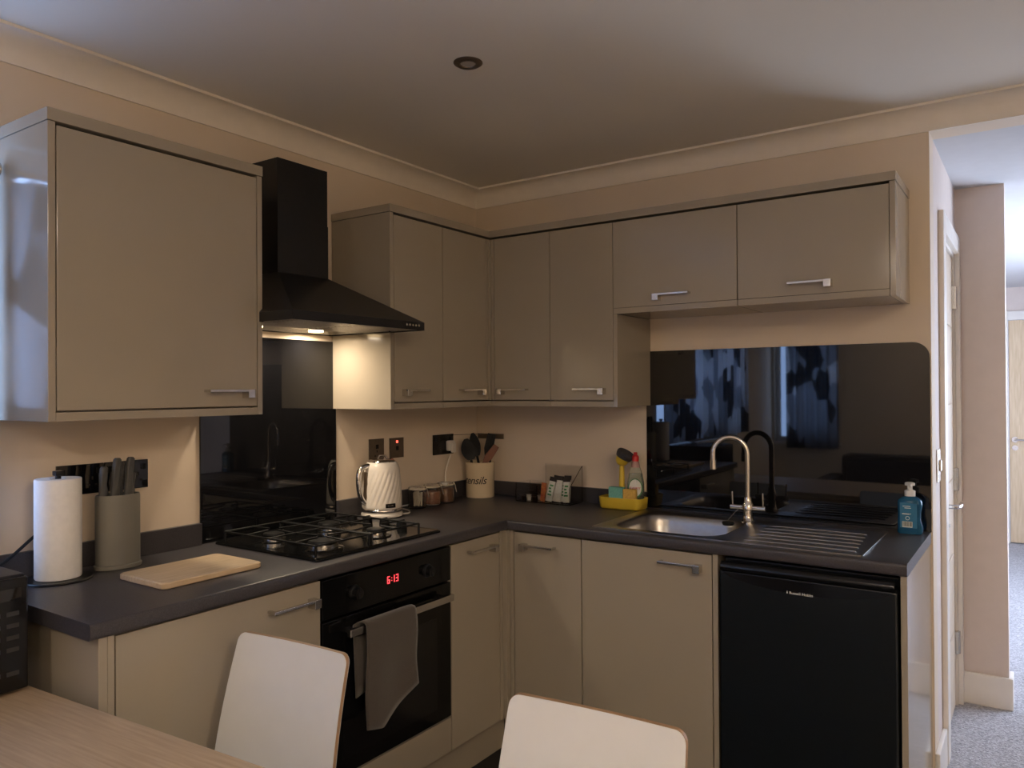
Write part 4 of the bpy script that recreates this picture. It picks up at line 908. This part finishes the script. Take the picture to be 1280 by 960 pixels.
make_chair((1.630, -1.790, 0), TR, 'white laminate dining chair with plywood edge in front of the sink cabinet')

# ------------------------------------------------------------------ living area behind the camera (room seen in the glossy reflections, lit lamps added)
def curtain(name, label, axis, at, a0, a1, z0, z1, folds, side=1):
    b = nb(); n = int(folds*10); rows = []
    for i in range(n+1):
        u = i/n; a = a0+(a1-a0)*u; d = at + side*(0.075 + 0.028*math.sin(u*folds*2*PI) + 0.008*math.sin(u*folds*5.3))
        rows.append([b.verts.new((d, a, z) if axis == 'x' else (a, d, z)) for z in (z0, (z0+z1)/2, z1)])
    for A, B in zip(rows, rows[1:]):
        for k_ in range(2): b.faces.new((A[k_], A[k_+1], B[k_+1], B[k_]))
    o = obj(name, b, 'curtain', smooth=True, angle=3); tag(o, label, 'curtain')
    s_ = o.modifiers.new('thickness', 'SOLIDIFY'); s_.thickness = 0.002
curtain('curtain', 'blue grey patterned curtain drawn across the window nearest the wall cabinet', 'x', 0.01, -3.10, -2.178, 1.035, 2.0, 9)
curtain('curtain', 'blue grey patterned curtain on the far half of the side window', 'x', 0.01, -4.02, -3.14, 1.035, 2.0, 9)
curtain('curtain', 'blue grey patterned curtain beside the bright window gap', 'y', YB, 0.17, 0.68, 0.82, 2.02, 5)
def rail(label, axis, at, a0, a1, z):
    t = thing('curtain_rail', label, 'curtain rail', ((at, (a0+a1)/2, z) if axis == 'x' else ((a0+a1)/2, at, z)))
    P = (lambda a, z_=z, d=0: (at+d, a, z_)) if axis == 'x' else (lambda a, z_=z, d=0: (a, at+d, z_))
    obj('pole', tube(nb(), [P(a0), P(a1)], 0.010, 12), 'nickel', t, smooth=True)
    for a, s_ in ((a0, -1), (a1, 1)):
        obj('finial', tube(nb(), [P(a), P(a+s_*0.008), P(a+s_*0.022)], 0.01, 12, rads=[0.012, 0.017, 0.018]), 'nickel', t, smooth=True)
    for a in (a0+0.06, a1-0.06):
        obj('bracket', tube(nb(), [P(a), P(a, z, -0.083)], 0.006, 8), 'nickel', t)
rail('steel curtain rail over the side window near the wall cabinet', 'x', 0.085, -4.10, -2.20, 2.02)
rail('steel curtain rail over the rear window', 'y', YB+0.085, 0.08, 0.72, 2.045)
# sofa under the rear window
t = thing('sofa', 'dark grey fabric sofa in the living area', 'sofa', (1.6, -4.55, 0.0))
obj('base', box(0.75, 2.45, -4.98, -4.15, 0.06, 0.30, bev=0.03), 'sofa_fabric', t); obj('backrest', box(0.75, 2.45, -5.0, -4.78, 0.305, 0.80, bev=0.05), 'sofa_fabric', t)
for x in (0.60, 2.455): obj('armrest', box(x, x+0.145, -4.98, -4.12, 0.06, 0.60, bev=0.04), 'sofa_fabric', t)
for x in (0.76, 1.61): obj('seat_cushion', box(x, x+0.83, -4.775, -4.13, 0.305, 0.45, bev=0.04), 'sofa_fabric', t)
# added ceiling downlights, out of view: warm fill for the units and chairs
for i, (x, y, lb) in enumerate(((1.5, -4.3, 'added fill downlight above the sofa'), (3.2, -4.3, 'added fill downlight near the rear corner of the living area'), (3.3, -2.6, 'added fill downlight near the middle of the living area'))):
    t = thing('downlight', lb, 'downlight', (x, y, ZC))
    obj('bezel', lathe(nb(), [(0.032, -0.001), (0.033, -0.006), (0.040, -0.006), (0.044, -0.001), (0.032, -0.001)], 24, (x, y, ZC)), 'nickel', t, smooth=True)
    obj('lens', lathe(nb(), [(0, -0.003), (0.032, -0.003), (0.032, -0.001), (0, -0.001)], 24, (x, y, ZC)), 'lamp_lens', t)
    ld = bpy.data.lights.new('fill_downlight', 'AREA'); ld.shape = 'DISK'; ld.size = 0.06; ld.energy = ROOM_FILL_W; ld.color = (1.0, 0.84, 0.68)
    lo = bpy.data.objects.new('fill_downlight', ld); COL.objects.link(lo); lo.parent = t; lo.location = (0, 0, -0.006)

# added uplighter, out of view: its ceiling bounce lifts the dark upper corner
LX, LY = 3.95, -3.6
t = thing('added_floor_lamp', 'added steel uplighter giving fill light in the living area', 'lamp', (LX, LY, 0.004))
k = nb(); lathe(k, [(0, 0.004), (0.14, 0.004), (0.14, 0.018), (0.02, 0.028), (0, 0.028)], 32, (LX, LY, 0)); obj('base', k, 'nickel', t, smooth=True, angle=0.8)
obj('pole', tube(nb(), [(LX, LY, 0.026), (LX, LY, 1.74)], 0.011, 12), 'nickel', t, smooth=True)
k = nb(); lathe(k, [(0, 1.74), (0.05, 1.745), (0.15, 1.83), (0.147, 1.83), (0.05, 1.75), (0, 1.745)], 40, (LX, LY, 0)); obj('lamp_shade', k, 'white_gloss', t, smooth=True, angle=0.9)
k = nb(); lathe(k, [(0, 1.755), (0.03, 1.76), (0.035, 1.785), (0.02, 1.81), (0, 1.815)], 20, (LX, LY, 0)); obj('bulb', k, 'lamp_lens', t, smooth=True)
ld = bpy.data.lights.new('fill_uplight', 'AREA'); ld.shape = 'DISK'; ld.size = 0.2; ld.energy = FILL_UPLIGHT_W; ld.color = (1.0, 0.84, 0.65)
lo = bpy.data.objects.new('fill_uplight', ld); COL.objects.link(lo); lo.parent = t; lo.location = Vector((LX, LY, 1.835)) - ROOTS[t.name]; lo.rotation_euler = (PI, 0, 0)
